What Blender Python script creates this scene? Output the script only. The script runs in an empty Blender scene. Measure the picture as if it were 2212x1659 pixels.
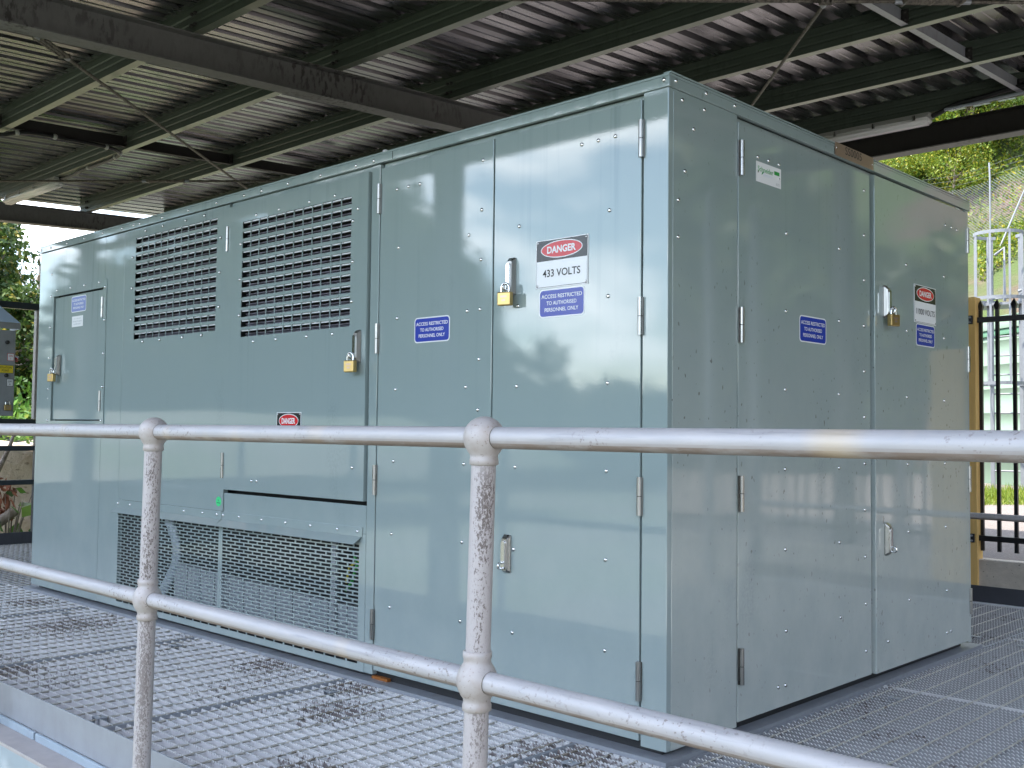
import bpy, bmesh, math, random
from mathutils import Vector, Matrix
R = math.radians
S = bpy.context.scene
COL = S.collection

# ------------------------------------------------------------------ camera
cam_d = bpy.data.cameras.new("camera"); cam = bpy.data.objects.new("camera", cam_d); COL.objects.link(cam)
CX, CY, CZ = 1.9562, -2.7523, 1.0351
yaw, pitch, roll, F_PX = 2.3360, 0.0450, 0.0108, 2265.74
fw = Vector((math.cos(pitch)*math.cos(yaw), math.cos(pitch)*math.sin(yaw), math.sin(pitch)))
r0 = fw.cross(Vector((0, 0, 1))).normalized(); u0 = r0.cross(fw)
rv = r0*math.cos(roll)+u0*math.sin(roll); uv = -r0*math.sin(roll)+u0*math.cos(roll)
M = Matrix((rv, uv, -fw)).transposed().to_4x4(); M.translation = (CX, CY, CZ)
cam.matrix_world = M
cam_d.sensor_width = 36; cam_d.sensor_fit = 'HORIZONTAL'; cam_d.lens = 36*F_PX/2212
cam_d.clip_start = 0.05; cam_d.clip_end = 2000
S.camera = cam

# ------------------------------------------------------------------ light
SUN_EL, SUN_DX, SUN_DY = R(60), -0.50, -0.866     # horizontal direction towards the sun
W = bpy.data.worlds.new("World"); S.world = W; W.use_nodes = True
nt = W.node_tree; nt.nodes.clear()
def N(t, typ, **kw):
    n = t.nodes.new(typ)
    for k, v in kw.items(): setattr(n, k, v)
    return n
out = N(nt, 'ShaderNodeOutputWorld'); bg = N(nt, 'ShaderNodeBackground'); bg.inputs['Strength'].default_value = 0.15
sky = N(nt, 'ShaderNodeTexSky', sky_type='NISHITA'); sky.sun_disc = False
sky.sun_elevation = SUN_EL; sky.sun_rotation = math.atan2(SUN_DX, SUN_DY)
sky.air_density = 1.15; sky.dust_density = 0.35; sky.ozone_density = 2.0
tc = N(nt, 'ShaderNodeTexCoord')
mp = N(nt, 'ShaderNodeMapping'); mp.inputs['Scale'].default_value = (1.0, 1.0, 2.6); mp.inputs['Location'].default_value = (0.35, 0.1, 0.2)
nz = N(nt, 'ShaderNodeTexNoise'); nz.inputs['Scale'].default_value = 4.2; nz.inputs['Detail'].default_value = 8; nz.inputs['Roughness'].default_value = 0.55
rp = N(nt, 'ShaderNodeValToRGB'); rp.color_ramp.elements[0].position = 0.49; rp.color_ramp.elements[1].position = 0.655; rp.color_ramp.elements[0].color = (.05, .05, .05, 1)
mx = N(nt, 'ShaderNodeMix', data_type='RGBA'); mx.inputs[7].default_value = (15.0, 15.4, 16.2, 1)
nt.links.new(tc.outputs['Generated'], mp.inputs[0]); nt.links.new(mp.outputs[0], nz.inputs['Vector'])
nt.links.new(nz.outputs[0], rp.inputs[0]); nt.links.new(rp.outputs[0], mx.inputs[0])
nt.links.new(sky.outputs[0], mx.inputs[6]); nt.links.new(mx.outputs[2], bg.inputs['Color']); nt.links.new(bg.outputs[0], out.inputs[0])
sl = bpy.data.lights.new("sun", 'SUN'); sl.energy = 3.6; sl.angle = R(0.53); sl.color = (1, 0.95, 0.86)
so = bpy.data.objects.new("sun", sl); COL.objects.link(so)
sd = Vector((SUN_DX*math.cos(SUN_EL), SUN_DY*math.cos(SUN_EL), math.sin(SUN_EL)))
so.rotation_euler = sd.to_track_quat('Z', 'Y').to_euler(); so.location = (-20, -30, 40)
S.view_settings.view_transform = 'Standard'; S.view_settings.look = 'None'
S.view_settings.exposure = 1.88; S.view_settings.gamma = 1
S.render.engine = 'CYCLES'
S.cycles.max_bounces = 7; S.cycles.transparent_max_bounces = 8; S.cycles.glossy_bounces = 4
S.cycles.caustics_reflective = False; S.cycles.caustics_refractive = False
S.cycles.use_denoising = True

# ------------------------------------------------------------------ materials
MT = {}
class Mat:
    """small node helper"""
    def __init__(s, name, col, rough=0.5, metal=0.0, spec=0.5):
        s.m = bpy.data.materials.new(name); s.m.use_nodes = True; s.t = s.m.node_tree
        s.b = s.t.nodes['Principled BSDF']
        s.b.inputs['Base Color'].default_value = (*col, 1); s.b.inputs['Roughness'].default_value = rough
        s.b.inputs['Metallic'].default_value = metal; s.b.inputs['Specular IOR Level'].default_value = spec
        s.col = None; s.base = col; s.tc = s.t.nodes.new('ShaderNodeTexCoord'); MT[name] = s.m
    def noise(s, scale, detail=4, stretch=(1, 1, 1), rough=0.6, coord='Object'):
        mp = s.t.nodes.new('ShaderNodeMapping'); mp.inputs['Scale'].default_value = stretch
        s.t.links.new(s.tc.outputs[coord], mp.inputs[0])
        n = s.t.nodes.new('ShaderNodeTexNoise'); n.inputs['Scale'].default_value = scale
        n.inputs['Detail'].default_value = detail; n.inputs['Roughness'].default_value = rough
        s.t.links.new(mp.outputs[0], n.inputs['Vector']); return n.outputs[0]
    def ramp(s, fac, p0, p1, c0=0.0, c1=1.0):
        n = s.t.nodes.new('ShaderNodeMapRange'); n.inputs[1].default_value = p0; n.inputs[2].default_value = p1
        n.inputs[3].default_value = c0; n.inputs[4].default_value = c1; s.t.links.new(fac, n.inputs[0]); return n.outputs[0]
    def mul(s, a, b, op='MULTIPLY'):
        n = s.t.nodes.new('ShaderNodeMath'); n.operation = op; n.use_clamp = True
        for i, v in enumerate((a, b)):
            if isinstance(v, (int, float)): n.inputs[i].default_value = v
            else: s.t.links.new(v, n.inputs[i])
        return n.outputs[0]
    def blend(s, fac, col):
        n = s.t.nodes.new('ShaderNodeMix'); n.data_type = 'RGBA'
        if isinstance(fac, (int, float)): n.inputs[0].default_value = fac
        else: s.t.links.new(fac, n.inputs[0])
        if s.col is None: n.inputs[6].default_value = (*s.base, 1)
        else: s.t.links.new(s.col, n.inputs[6])
        n.inputs[7].default_value = (*col, 1); s.col = n.outputs[2]; s.t.links.new(s.col, s.b.inputs['Base Color']); return s
    def rough(s, fac): s.t.links.new(fac, s.b.inputs['Roughness']); return s
    def bump(s, h, strength=0.2, dist=0.01, sock='Normal'):
        n = s.t.nodes.new('ShaderNodeBump'); n.inputs['Strength'].default_value = strength; n.inputs['Distance'].default_value = dist
        s.t.links.new(h, n.inputs['Height']); s.t.links.new(n.outputs[0], s.b.inputs[sock]); return s
    def sep(s, coord='Object'):
        n = s.t.nodes.new('ShaderNodeSeparateXYZ'); s.t.links.new(s.tc.outputs[coord], n.inputs[0]); return n.outputs
    def normal(s):
        g = s.t.nodes.new('ShaderNodeNewGeometry'); n = s.t.nodes.new('ShaderNodeSeparateXYZ'); s.t.links.new(g.outputs['True Normal'], n.inputs[0]); return n.outputs
    def island(s):
        g = s.t.nodes.new('ShaderNodeNewGeometry'); return g.outputs['Random Per Island']

def paint(name, col, specks=0.0, streaks=0.0):
    p = Mat(name, col, 0.45, 0, 0.08)
    p.b.inputs['Coat Weight'].default_value = 1.0; p.b.inputs['Coat IOR'].default_value = 1.72; p.b.inputs['Coat Roughness'].default_value = 0.022
    big = p.noise(1.3, 3); p.blend(p.ramp(big, .35, .75, 0, .18), (col[0]*1.25, col[1]*1.18, col[2]*1.1))
    if streaks:      # rain-washed dust lines running down the sheet
        st = p.noise(26, 4, (1, 1, 0.03)); z = p.sep()[2]
        p.blend(p.mul(p.mul(p.ramp(st, .54, .74, 0, streaks), p.ramp(z, 1.0, 2.0)), p.ramp(p.noise(3, 2, (1, 1, .3)), .4, .6)), (.12, .17, .18))
    if specks:       # insect dirt
        sp = p.noise(58, 1, (1, 1, .6)); m2 = p.noise(3.1, 2)
        p.blend(p.mul(p.mul(p.ramp(sp, .70, .73, 0, specks), p.ramp(m2, .40, .52)), p.ramp(p.sep()[2], 1.75, 1.2, .25, 1)), (.02, .022, .02))
    p.blend(p.mul(p.ramp(p.noise(7, 5, (1, 1, .8)), .25, .75, .38 if specks else .14, .66 if specks else .36), p.ramp(p.sep()[2], 1.7 if specks else 1.1, .1, 0, 1 if specks else .7)), (.60, .60, .555))   # pale film lower down: some dust, mostly light from below painted in
    p.blend(p.mul(p.ramp(p.noise(3.2, 5, (1, 1, .5)), .60, .70, 0, .16), p.ramp(p.noise(90, 3), .4, .6)), (.10, .13, .14))
    hh = p.mul(p.mul(p.noise(140, 1), .06), p.noise(1.9, 2, (1, 1, .6)), 'ADD'); p.bump(hh, .06, .012, 'Coat Normal'); 
    return p.m
TEAL = (.240, .302, .306)
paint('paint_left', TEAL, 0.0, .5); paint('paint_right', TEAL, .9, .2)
Mat('paint_core', (.008, .010, .011), .7)
m = Mat('stainless', (.40, .39, .38), .28, 1); m.rough(m.ramp(m.noise(90, 2, (1, 1, .05)), .3, .7, .2, .42))
Mat('chrome', (.72, .72, .73), .15, 1)
m = Mat('brass', (.50, .355, .15), .36, 1); m.blend(m.ramp(m.noise(60, 3), .4, .7, 0, .4), (.45, .30, .10))
Mat('sign_white', (.74, .75, .78), .25); Mat('sign_blue', (.012, .035, .33), .22); Mat('sign_blue_pale', (.10, .14, .42), .3)
Mat('sign_red', (.55, .012, .02), .25); Mat('sign_black', (.012, .012, .014), .25); Mat('sign_green', (.02, .30, .06), .3)
Mat('sticker_green', (.04, .62, .22), .3); Mat('bar_top', (.70, .70, .70), .5, .1); Mat('sign_yellow', (.75, .58, .03), .35); Mat('ink', (.02, .02, .025), .5); Mat('ink_grey', (.30, .31, .36), .5); Mat('ink_pale', (.55, .6, .72), .5)
m = Mat('plate_bronze', (.42, .30, .25), .3, .7); Mat('black_plastic', (.012, .012, .013), .45); Mat('rubber_gap', (.01, .01, .01), .8)
m = Mat('rust_orange', (.26, .085, .012), .7)
# aluminium/galvanised tube of the handrail: grime below, lichen on one side of the stanchions
m = Mat('rail_tube', (.43, .41, .415), .5, .15); n = m.noise(30, 5, (.25, 1, 1)); m.blend(m.ramp(n, .4, .75, 0, .45), (.30, .305, .33))
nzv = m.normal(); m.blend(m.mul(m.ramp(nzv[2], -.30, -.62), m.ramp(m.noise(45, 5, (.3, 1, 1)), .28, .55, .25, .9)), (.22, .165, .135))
m.blend(m.mul(m.ramp(m.noise(110, 3), .58, .66, 0, .8), m.ramp(m.noise(4, 2), .42, .58)), (.19, .155, .14)); m.blend(m.mul(m.ramp(m.noise(60, 4, (.08, 1, 1)), .58, .70, 0, .55), .9), (.24, .235, .25)); m.blend(m.mul(m.ramp(m.noise(5, 1, (1, .3, .3)), .64, .72, 0, .5), .8), (.62, .47, .28))
m.bump(m.noise(120, 3), .12, .003)
m = Mat('post_tube', (.41, .375, .375), .55, .1); n = m.noise(230, 5, (1, 1, .5), .75); nx = m.normal()
side = m.mul(m.ramp(nx[0], -.1, .75), m.ramp(nx[1], .55, -.5))
thr = m.mul(side, m.ramp(m.noise(6, 3, (1, 1, .5)), .36, .58)); zz = m.sep()[2]
bands = m.mul(m.mul(m.ramp(zz, .99, .93), m.ramp(zz, .05, .15)), m.ramp(m.mul(m.ramp(zz, .50, .62), 1.0), 0, 1, .75, 1))
m.blend(m.mul(m.ramp(m.mul(n, m.mul(thr, .17), 'ADD'), .585, .62), m.mul(m.mul(bands, m.ramp(thr, .03, .2)), .86)), (.095, .07, .062)); m.blend(m.ramp(m.noise(190, 2), .60, .68, 0, .5), (.34, .31, .30)); m.bump(m.noise(140, 3), .25, .004)
m = Mat('ball_cast', (.41, .375, .365), .5, .12); m.blend(m.ramp(m.noise(40, 5), .45, .7, 0, .6), (.33, .27, .235)); m.blend(m.ramp(m.noise(160, 2), .64, .7, 0, .6), (.2, .16, .14)); m.bump(m.noise(80, 3), .12, .003)
def galv(name, col, dirt, dirtcol, rough=.45, metal=.35, sc=9):
    m = Mat(name, col, rough, metal); m.blend(m.ramp(m.noise(sc, 4), .3, .75, 0, .6), tuple(c*.72 for c in col))
    m.blend(m.mul(m.ramp(m.noise(sc*4, 5, (1, 1, .4)), .50, .60, 0, 1), m.ramp(m.noise(1.1, 3), .52, .62, dirt*.15, dirt)), dirtcol); return m
STAINS = ((-3.55, -.33, .30), (-1.22, -.36, .22), (-.30, -.17, .27), (-1.45, -.10, .16), (-2.05, -.12, .2), (-2.7, -.95, .16), (-.75, -.85, .2), (-4.4, -.2, .2), (.9, .6, .12))
def grating_mat(name, col, dirtcol, base, rough, metal):
    m = Mat(name, col, rough, metal); g = m.t.nodes.new('ShaderNodeNewGeometry'); pos = g.outputs['Position']
    def nz(sc, det):
        n = m.t.nodes.new('ShaderNodeTexNoise'); n.inputs['Scale'].default_value = sc; n.inputs['Detail'].default_value = det; m.t.links.new(pos, n.inputs['Vector']); return n.outputs[0]
    m.blend(m.ramp(nz(9, 4), .35, .7, 0, .55), tuple(c*.72 for c in col)); spot = None
    for x, y, r in STAINS:
        d = m.t.nodes.new('ShaderNodeVectorMath'); d.operation = 'DISTANCE'; d.inputs[1].default_value = (x, y, 0); m.t.links.new(pos, d.inputs[0])
        q = m.ramp(d.outputs['Value'], r*1.1, r*.3); spot = q if spot is None else m.mul(spot, q, 'MAXIMUM')
    patch = m.ramp(nz(1.3, 3), .50, .66, base*.15, base)
    amt = m.mul(spot, patch, 'MAXIMUM'); thr = m.mul(nz(52, 5), m.mul(amt, .22), 'ADD')
    m.blend(m.mul(m.ramp(thr, .60, .72, 0, .85), m.ramp(amt, .05, .3)), dirtcol); return m
grating_mat('grating_steel', (.64, .625, .635), (.10, .072, .066), .7, .5, .12)
grating_mat('grating_darker', (.335, .33, .34), (.10, .075, .07), .6, .42, .25)  # darker steel colour for the panels beside and behind the kiosk
grating_mat('grating_rod', (.50, .47, .42), (.22, .17, .13), .6, .55, .12)
galv('galv_plate', (.33, .345, .38), .45, (.20, .18, .18), .45, .35, 7)
m = galv('galv_beam', (.42, .50, .57), .3, (.30, .27, .27), .4, .4, 5)
m = Mat('flange_top', (.38, .35, .345), .6); m.blend(m.ramp(m.noise(20, 4), .4, .7, 0, .6), (.29, .27, .27))
galv('cage_steel', (.19, .20, .215), .3, (.15, .14, .14), .5, .2, 9)
galv('dark_plate', (.06, .062, .075), .3, (.03, .03, .03), .5, .2)
m = galv('purlin_steel', (.075, .095, .076), .5, (.038, .05, .036), .5, .25, 6); galv('flange_steel', (.30, .32, .26), .3, (.18, .19, .14), .4, .45, 12)  # purlin flange lighter than its web: light off the ground put into the colour
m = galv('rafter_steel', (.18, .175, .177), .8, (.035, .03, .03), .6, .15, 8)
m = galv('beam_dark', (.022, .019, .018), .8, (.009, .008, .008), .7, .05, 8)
m = Mat('roof_metal', (.21, .205, .215), .22, .9); m.blend(m.ramp(m.noise(2.2, 4, (1, .25, 1)), .4, .7, 0, .5), (.12, .118, .125)); m.rough(m.ramp(m.noise(5, 3, (1, .15, 1)), .3, .7, .18, .34)); m.bump(m.noise(2.2, 1, (1, .5, 1)), .06, .02)
m = Mat('rod_steel', (.17, .15, .125), .6, .3); m.blend(m.ramp(m.noise(50, 4), .45, .6, 0, .8), (.05, .045, .04))
Mat('lamp_housing', (.42, .42, .40), .5); Mat('lamp_diffuser', (.74, .74, .74), .3)
m = Mat('timber', (.84, .54, .19), .6); m.blend(m.ramp(m.noise(16, 5, (1, 1, .05)), .35, .7, 0, .55), (.52, .30, .10)); m.bump(m.noise(30, 4, (1, 1, .05)), .2, .005)
Mat('black_steel', (.012, .012, .015), .35, 0, .5); Mat('rail_dark', (.035, .045, .055), .32, .3)
m = Mat('concrete', (.56, .49, .42), .85); m.blend(m.ramp(m.noise(9, 6), .35, .7, 0, .6), (.36, .31, .26)); m.blend(m.ramp(m.noise(45, 2), .66, .7, 0, .7), (.10, .09, .08)); m.bump(m.noise(40, 5), .4, .01)
m = Mat('tank_green', (.145, .205, .145), .5); m.blend(m.ramp(m.noise(1.2, 3), .4, .7, 0, .3), (.165, .215, .165)); Mat('tank_trim', (.05, .14, .07), .5)
m = Mat('gravel', (.175, .15, .137), .95); m.blend(m.ramp(m.noise(2.4, 5), .4, .65, 0, .7), (.165, .135, .12)); m.blend(m.ramp(m.noise(40, 3), .6, .7, 0, .6), (.30, .26, .235)); m.bump(m.noise(30, 5), .6, .03)
m = Mat('yard_ground', (.105, .105, .085), .95); m.blend(m.ramp(m.noise(.5, 5), .42, .6, 0, .8), (.06, .085, .03)); m.blend(m.ramp(m.noise(6, 4), .5, .7, 0, .6), (.15, .14, .115)); m.bump(m.noise(20, 5), .5, .03)
m = Mat('mulch', (.085, .058, .042), .95); m.blend(m.ramp(m.noise(5, 5), .45, .65, 0, .7), (.13, .09, .066)); m.blend(m.ramp(m.noise(.35, 3), .40, .50, 0, .9), (.05, .08, .016)); m.bump(m.noise(12, 5), .7, .05)
m = Mat('bounce_paving', (.46, .44, .41), .85); m.blend(m.ramp(m.noise(3, 5), .4, .7, 0, .5), (.36, .34, .31))
m = Mat('sandstone', (.66, .53, .43), .9); m.blend(m.ramp(m.noise(3.0, 6), .47, .64, 0, .7), (.42, .28, .19)); m.blend(m.ramp(m.noise(8, 5, (1, 1, 2.5)), .60, .70, 0, .7), (.20, .13, .09)); m.bump(m.noise(7, 6), .8, .06)
m = Mat('bark', (.20, .15, .11), .9); m.blend(m.ramp(m.noise(14, 5, (1, 1, .2)), .4, .65, 0, .7), (.36, .31, .26)); m.bump(m.noise(22, 4, (1, 1, .2)), .5, .02)
Mat('dead_twig', (.34, .29, .25), .9); Mat('dead_leaf', (.28, .10, .05), .8)
def leafmat(name, a, b, c):
    m = Mat(name, a, .5, 0, .4); i = m.island(); m.blend(m.ramp(i, .25, .75), b); m.blend(m.ramp(i, .86, .90), c)
    m.b.inputs['Subsurface Weight'].default_value = 0
    tr = m.t.nodes.new('ShaderNodeBsdfTranslucent'); ms = m.t.nodes.new('ShaderNodeMixShader'); ms.inputs[0].default_value = .35
    o = [n for n in m.t.nodes if n.type == 'OUTPUT_MATERIAL'][0]
    m.t.links.new(m.col, tr.inputs[0]); m.t.links.new(m.b.outputs[0], ms.inputs[1]); m.t.links.new(tr.outputs[0], ms.inputs[2]); m.t.links.new(ms.outputs[0], o.inputs[0])
leafmat('leaf_vine', (.035, .075, .016), (.085, .135, .025), (.26, .22, .04))
leafmat('leaf_hill', (.10, .17, .02), (.22, .26, .022), (.34, .29, .03))
leafmat('leaf_hill_dark', (.065, .12, .02), (.13, .19, .025), (.2, .2, .03))
leafmat('leaf_far', (.03, .05, .018), (.05, .075, .02), (.08, .09, .03))
leafmat('leaf_bank', (.045, .13, .02), (.12, .24, .035), (.2, .26, .05))
leafmat('grass_blade', (.12, .19, .018), (.23, .28, .025), (.29, .29, .06))
Mat('cable_green', (.03, .25, .04), .4); Mat('cable_yellow', (.5, .4, .02), .4)
Mat('radiator_grey', (.26, .275, .30), .5); Mat('conduit_grey', (.36, .40, .45), .4)
m = Mat('louvre_lip', (.72, .74, .80), .3); m = Mat('louvre_blade', (.21, .195, .24), .3, .2); m.blend(m.ramp(m.noise(18, 4, (1, 1, 3)), .42, .56, 0, .6), (.09, .085, .105)); Mat('red_lamp', (.45, .01, .015), .2); m = galv('box_grey', (.30, .31, .33), .3, (.10, .1, .1), .5, .1)  # louvre lip pale, blade mottled purple: reflections put into their colours
Mat('box_canopy', (.60, .76, 1.0), .3, .1)  # canopy blue: the sky it would mirror is put into the colour

# ------------------------------------------------------------------ mesh helpers
class MB:
    def __init__(s): s.v = []; s.f = []; s.mi = []; s.sm = []; s.mats = []
    def mat(s, name):
        if name not in s.mats: s.mats.append(name)
        return s.mats.index(name)
    def add(s, verts, faces, mat, smooth=False):
        o = len(s.v); k = s.mat(mat); s.v += [tuple(v) for v in verts]
        for f in faces: s.f.append([i+o for i in f]); s.mi.append(k); s.sm.append(smooth)
        return s
    def box(s, x0, x1, y0, y1, z0, z1, mat, bev=0.0):
        if x0 > x1: x0, x1 = x1, x0
        if y0 > y1: y0, y1 = y1, y0
        if z0 > z1: z0, z1 = z1, z0
        if bev <= 0:
            v = [(x, y, z) for x in (x0, x1) for y in (y0, y1) for z in (z0, z1)]
            f = [(0, 1, 3, 2), (4, 6, 7, 5), (0, 4, 5, 1), (2, 3, 7, 6), (0, 2, 6, 4), (1, 5, 7, 3)]
            return s.add(v, f, mat)
        bm = bmesh.new(); bmesh.ops.create_cube(bm, size=1)
        for v in bm.verts: v.co = Vector(((x0+x1)/2+v.co.x*(x1-x0), (y0+y1)/2+v.co.y*(y1-y0), (z0+z1)/2+v.co.z*(z1-z0)))
        bmesh.ops.bevel(bm, geom=list(bm.edges), offset=bev, segments=2, affect='EDGES', profile=.5)
        s.bm(bm, mat); return s
    def bm(s, bm, mat, smooth=False):
        bm.verts.ensure_lookup_table(); bm.verts.index_update()
        s.add([v.co[:] for v in bm.verts], [[v.index for v in f.verts] for f in bm.faces], mat, smooth); bm.free(); return s
    def tube(s, pts, rad, mat, n=12, smooth=True, caps=True, closed=False):
        pts = [Vector(p) for p in pts]; rads = rad if isinstance(rad, (list, tuple)) else [rad]*len(pts)
        vs = []; L = len(pts)
        t0 = (pts[1]-pts[0]).normalized(); a = Vector((0, 0, 1)) if abs(t0.z) < .9 else Vector((1, 0, 0))
        nrm = (a-t0*a.dot(t0)).normalized()
        for i, p in enumerate(pts):
            if closed: t = (pts[(i+1) % L]-pts[i-1]).normalized()
            elif i == 0: t = t0
            elif i == L-1: t = (pts[i]-pts[i-1]).normalized()
            else: t = ((pts[i+1]-p).normalized()+(p-pts[i-1]).normalized()).normalized()
            nrm = (nrm-t*nrm.dot(t)).normalized(); b = t.cross(nrm)
            for k in range(n):
                q = 2*math.pi*k/n; vs.append(p+(nrm*math.cos(q)+b*math.sin(q))*rads[i])
        fs = []
        for i in range(L if closed else L-1):
            j = (i+1) % L
            for k in range(n): fs.append((i*n+k, i*n+(k+1) % n, j*n+(k+1) % n, j*n+k))
        s.add(vs, fs, mat, smooth)
        if caps and not closed:
            s.add([vs[k] for k in range(n)], [list(range(n))[::-1]], mat); s.add([vs[(L-1)*n+k] for k in range(n)], [list(range(n))], mat)
        return s
    def lathe(s, prof, c, mat, axis='z', n=24):
        """prof: (radius, height) list"""
        vs = []; fs = []
        for r, h in prof:
            for k in range(n):
                q = 2*math.pi*k/n; a, b = r*math.cos(q), r*math.sin(q)
                vs.append({'z': (c[0]+a, c[1]+b, c[2]+h), 'y': (c[0]+a, c[1]+h, c[2]+b), 'x': (c[0]+h, c[1]+a, c[2]+b)}[axis])
        for i in range(len(prof)-1):
            for k in range(n): fs.append((i*n+k, i*n+(k+1) % n, (i+1)*n+(k+1) % n, (i+1)*n+k))
        s.add(vs, fs, mat, True)
        return s
    def sphere(s, c, r, mat, seg=20, rings=12, scale=(1, 1, 1)):
        bm = bmesh.new(); bmesh.ops.create_uvsphere(bm, u_segments=seg, v_segments=rings, radius=1)
        for v in bm.verts: v.co = Vector((c[0]+v.co.x*r*scale[0], c[1]+v.co.y*r*scale[1], c[2]+v.co.z*r*scale[2]))
        return s.bm(bm, mat, True)
    def prism(s, prof, axis, a0, a1, mat, shear=None):
        """closed 2-D profile extruded; axis 'x': profile (y,z); axis 'y': profile (x,z)"""
        def P(p, a):
            if axis == 'x': return (a, p[0], p[1])
            if axis == 'y': return (p[0], a, p[1]+(shear*a if shear else 0))
            return (p[0], p[1], a)
        n = len(prof); v = [P(p, a0) for p in prof]+[P(p, a1) for p in prof]
        f = [(i, (i+1) % n, n+(i+1) % n, n+i) for i in range(n)]+[list(range(n))[::-1], [n+i for i in range(n)]]
        return s.add(v, f, mat)
    def build(s, name, parent=None, xf=None):
        me = bpy.data.meshes.new(name); me.from_pydata(s.v, [], s.f)
        for k in s.mats: me.materials.append(MT[k])
        me.polygons.foreach_set('material_index', s.mi); me.polygons.foreach_set('use_smooth', s.sm); me.update()
        bm = bmesh.new(); bm.from_mesh(me)
        if len(bm.faces) < 60000: bmesh.ops.recalc_face_normals(bm, faces=bm.faces)
        bm.to_mesh(me); bm.free()
        o = bpy.data.objects.new(name, me); COL.objects.link(o)
        if parent is not None: o.parent = parent
        return o
def tag(o, label=None, cat=None, group=None, kind=None):
    if label: o['label'] = label
    if cat: o['category'] = cat
    if group: o['group'] = group
    if kind: o['kind'] = kind
    return o
def thing(name, label, cat, group=None, loc=(0, 0, 0)):
    o = bpy.data.objects.new(name, None); COL.objects.link(o); o.location = loc; o.empty_display_size = .1
    return tag(o, label, cat, group)
def copy_tree(o, parent=None):
    c = o.copy(); COL.objects.link(c)
    if parent is not None: c.parent = parent
    for ch in [x for x in o.children]: copy_tree(ch, c)
    return c

# text -> flat mesh (2-D verts, faces), scaled to a given width/height
def text2d(body, width=None, height=None, bold=0.0):
    cu = bpy.data.curves.new('t', 'FONT'); cu.body = body; cu.size = 1; cu.offset = bold; cu.resolution_u = 3
    ob = bpy.data.objects.new('t', cu); COL.objects.link(ob); bpy.context.view_layer.update()
    dg = bpy.context.evaluated_depsgraph_get(); me = bpy.data.meshes.new_from_object(ob.evaluated_get(dg))
    v = [(p.co.x, p.co.y) for p in me.vertices]; f = [list(p.vertices) for p in me.polygons]
    bpy.data.objects.remove(ob); bpy.data.curves.remove(cu); bpy.data.meshes.remove(me)
    x0 = min(p[0] for p in v); x1 = max(p[0] for p in v); y0 = min(p[1] for p in v); y1 = max(p[1] for p in v)
    sx = (width/(x1-x0)) if width else height/(y1-y0); sy = (height/(y1-y0)) if height else sx
    return [((p[0]-(x0+x1)/2)*sx, (p[1]-(y0+y1)/2)*sy) for p in v], f

# face frames of the kiosk: a runs along the wall, z up, o = distance out of the wall
LF = lambda a, z, o: (a, -o, z)
RF = lambda a, z, o: (o, a, z)
def fbox(mb, F, a0, a1, z0, z1, o0, o1, mat, bev=0.0):
    p, q = F(a0, z0, o0), F(a1, z1, o1); mb.box(p[0], q[0], p[1], q[1], p[2], q[2], mat, bev)
def grid_plate(mb, F, acuts, zcuts, solid, o0, o1, mat):
    """plate made of grid cells; solid(i,j) tells which cells exist; outer face at o1, back at o0"""
    na, nz_ = len(acuts)-1, len(zcuts)-1; vs = {}; V = []; Fc = []
    def vid(i, j, k):
        if (i, j, k) not in vs: vs[(i, j, k)] = len(V); V.append(F(acuts[i], zcuts[j], o1 if k else o0))
        return vs[(i, j, k)]
    ok = [[solid(i, j) for j in range(nz_)] for i in range(na)]
    g = lambda i, j: 0 <= i < na and 0 <= j < nz_ and ok[i][j]
    for i in range(na):
        for j in range(nz_):
            if not ok[i][j]: continue
            Fc.append((vid(i, j, 1), vid(i+1, j, 1), vid(i+1, j+1, 1), vid(i, j+1, 1)))
            if not g(i-1, j): Fc.append((vid(i, j, 0), vid(i, j, 1), vid(i, j+1, 1), vid(i, j+1, 0)))
            if not g(i+1, j): Fc.append((vid(i+1, j, 1), vid(i+1, j, 0), vid(i+1, j+1, 0), vid(i+1, j+1, 1)))
            if not g(i, j-1): Fc.append((vid(i, j, 1), vid(i, j, 0), vid(i+1, j, 0), vid(i+1, j, 1)))
            if not g(i, j+1): Fc.append((vid(i, j+1, 0), vid(i, j+1, 1), vid(i+1, j+1, 1), vid(i+1, j+1, 0)))
    mb.add(V, Fc, mat)
def fpoly(mb, F, pts, o0, o1, mat):
    n = len(pts); v = [F(a, z, o0) for a, z in pts]+[F(a, z, o1) for a, z in pts]
    mb.add(v, [(i, (i+1) % n, n+(i+1) % n, n+i) for i in range(n)]+[[n+i for i in range(n)]], mat)
def rrect(a0, a1, z0, z1, r, n=5):
    p = []
    for cx_, cz_, q in ((a1-r, z1-r, 0), (a0+r, z1-r, 90), (a0+r, z0+r, 180), (a1-r, z0+r, 270)):
        for k in range(n+1):
            t = R(q+90*k/n); p.append((cx_+r*math.cos(t), cz_+r*math.sin(t)))
    return p
def ell(ca, cz_, ra, rz, n=32): return [(ca+ra*math.cos(2*math.pi*k/n), cz_+rz*math.sin(2*math.pi*k/n)) for k in range(n)]
def ftext(mb, F, body, ca, cz_, o, mat, width=None, height=None, bold=0.0):
    v, f = text2d(body, width, height, bold); mb.add([F(ca+x, cz_+y, o) for x, y in v], f, mat)

# =================================================================== KIOSK SUBSTATION
kiosk = thing('kiosk_substation', 'large glossy grey-green steel kiosk substation with locked doors, louvres and warning signs', 'substation')
ZT, ZB = 2.147, 0.031
mb = MB(); mb.box(-4.90, -0.035, .075, 2.51, .06, 2.150, 'paint_core'); mb.build('body', kiosk)
mb = MB(); mb.box(-4.88, -0.035, .03, 2.50, .0125, .058, 'black_plastic'); mb.box(-1.48, -1.38, .010, .029, .0125, .024, 'rust_orange'); mb.build('base_frame', kiosk)
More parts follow.
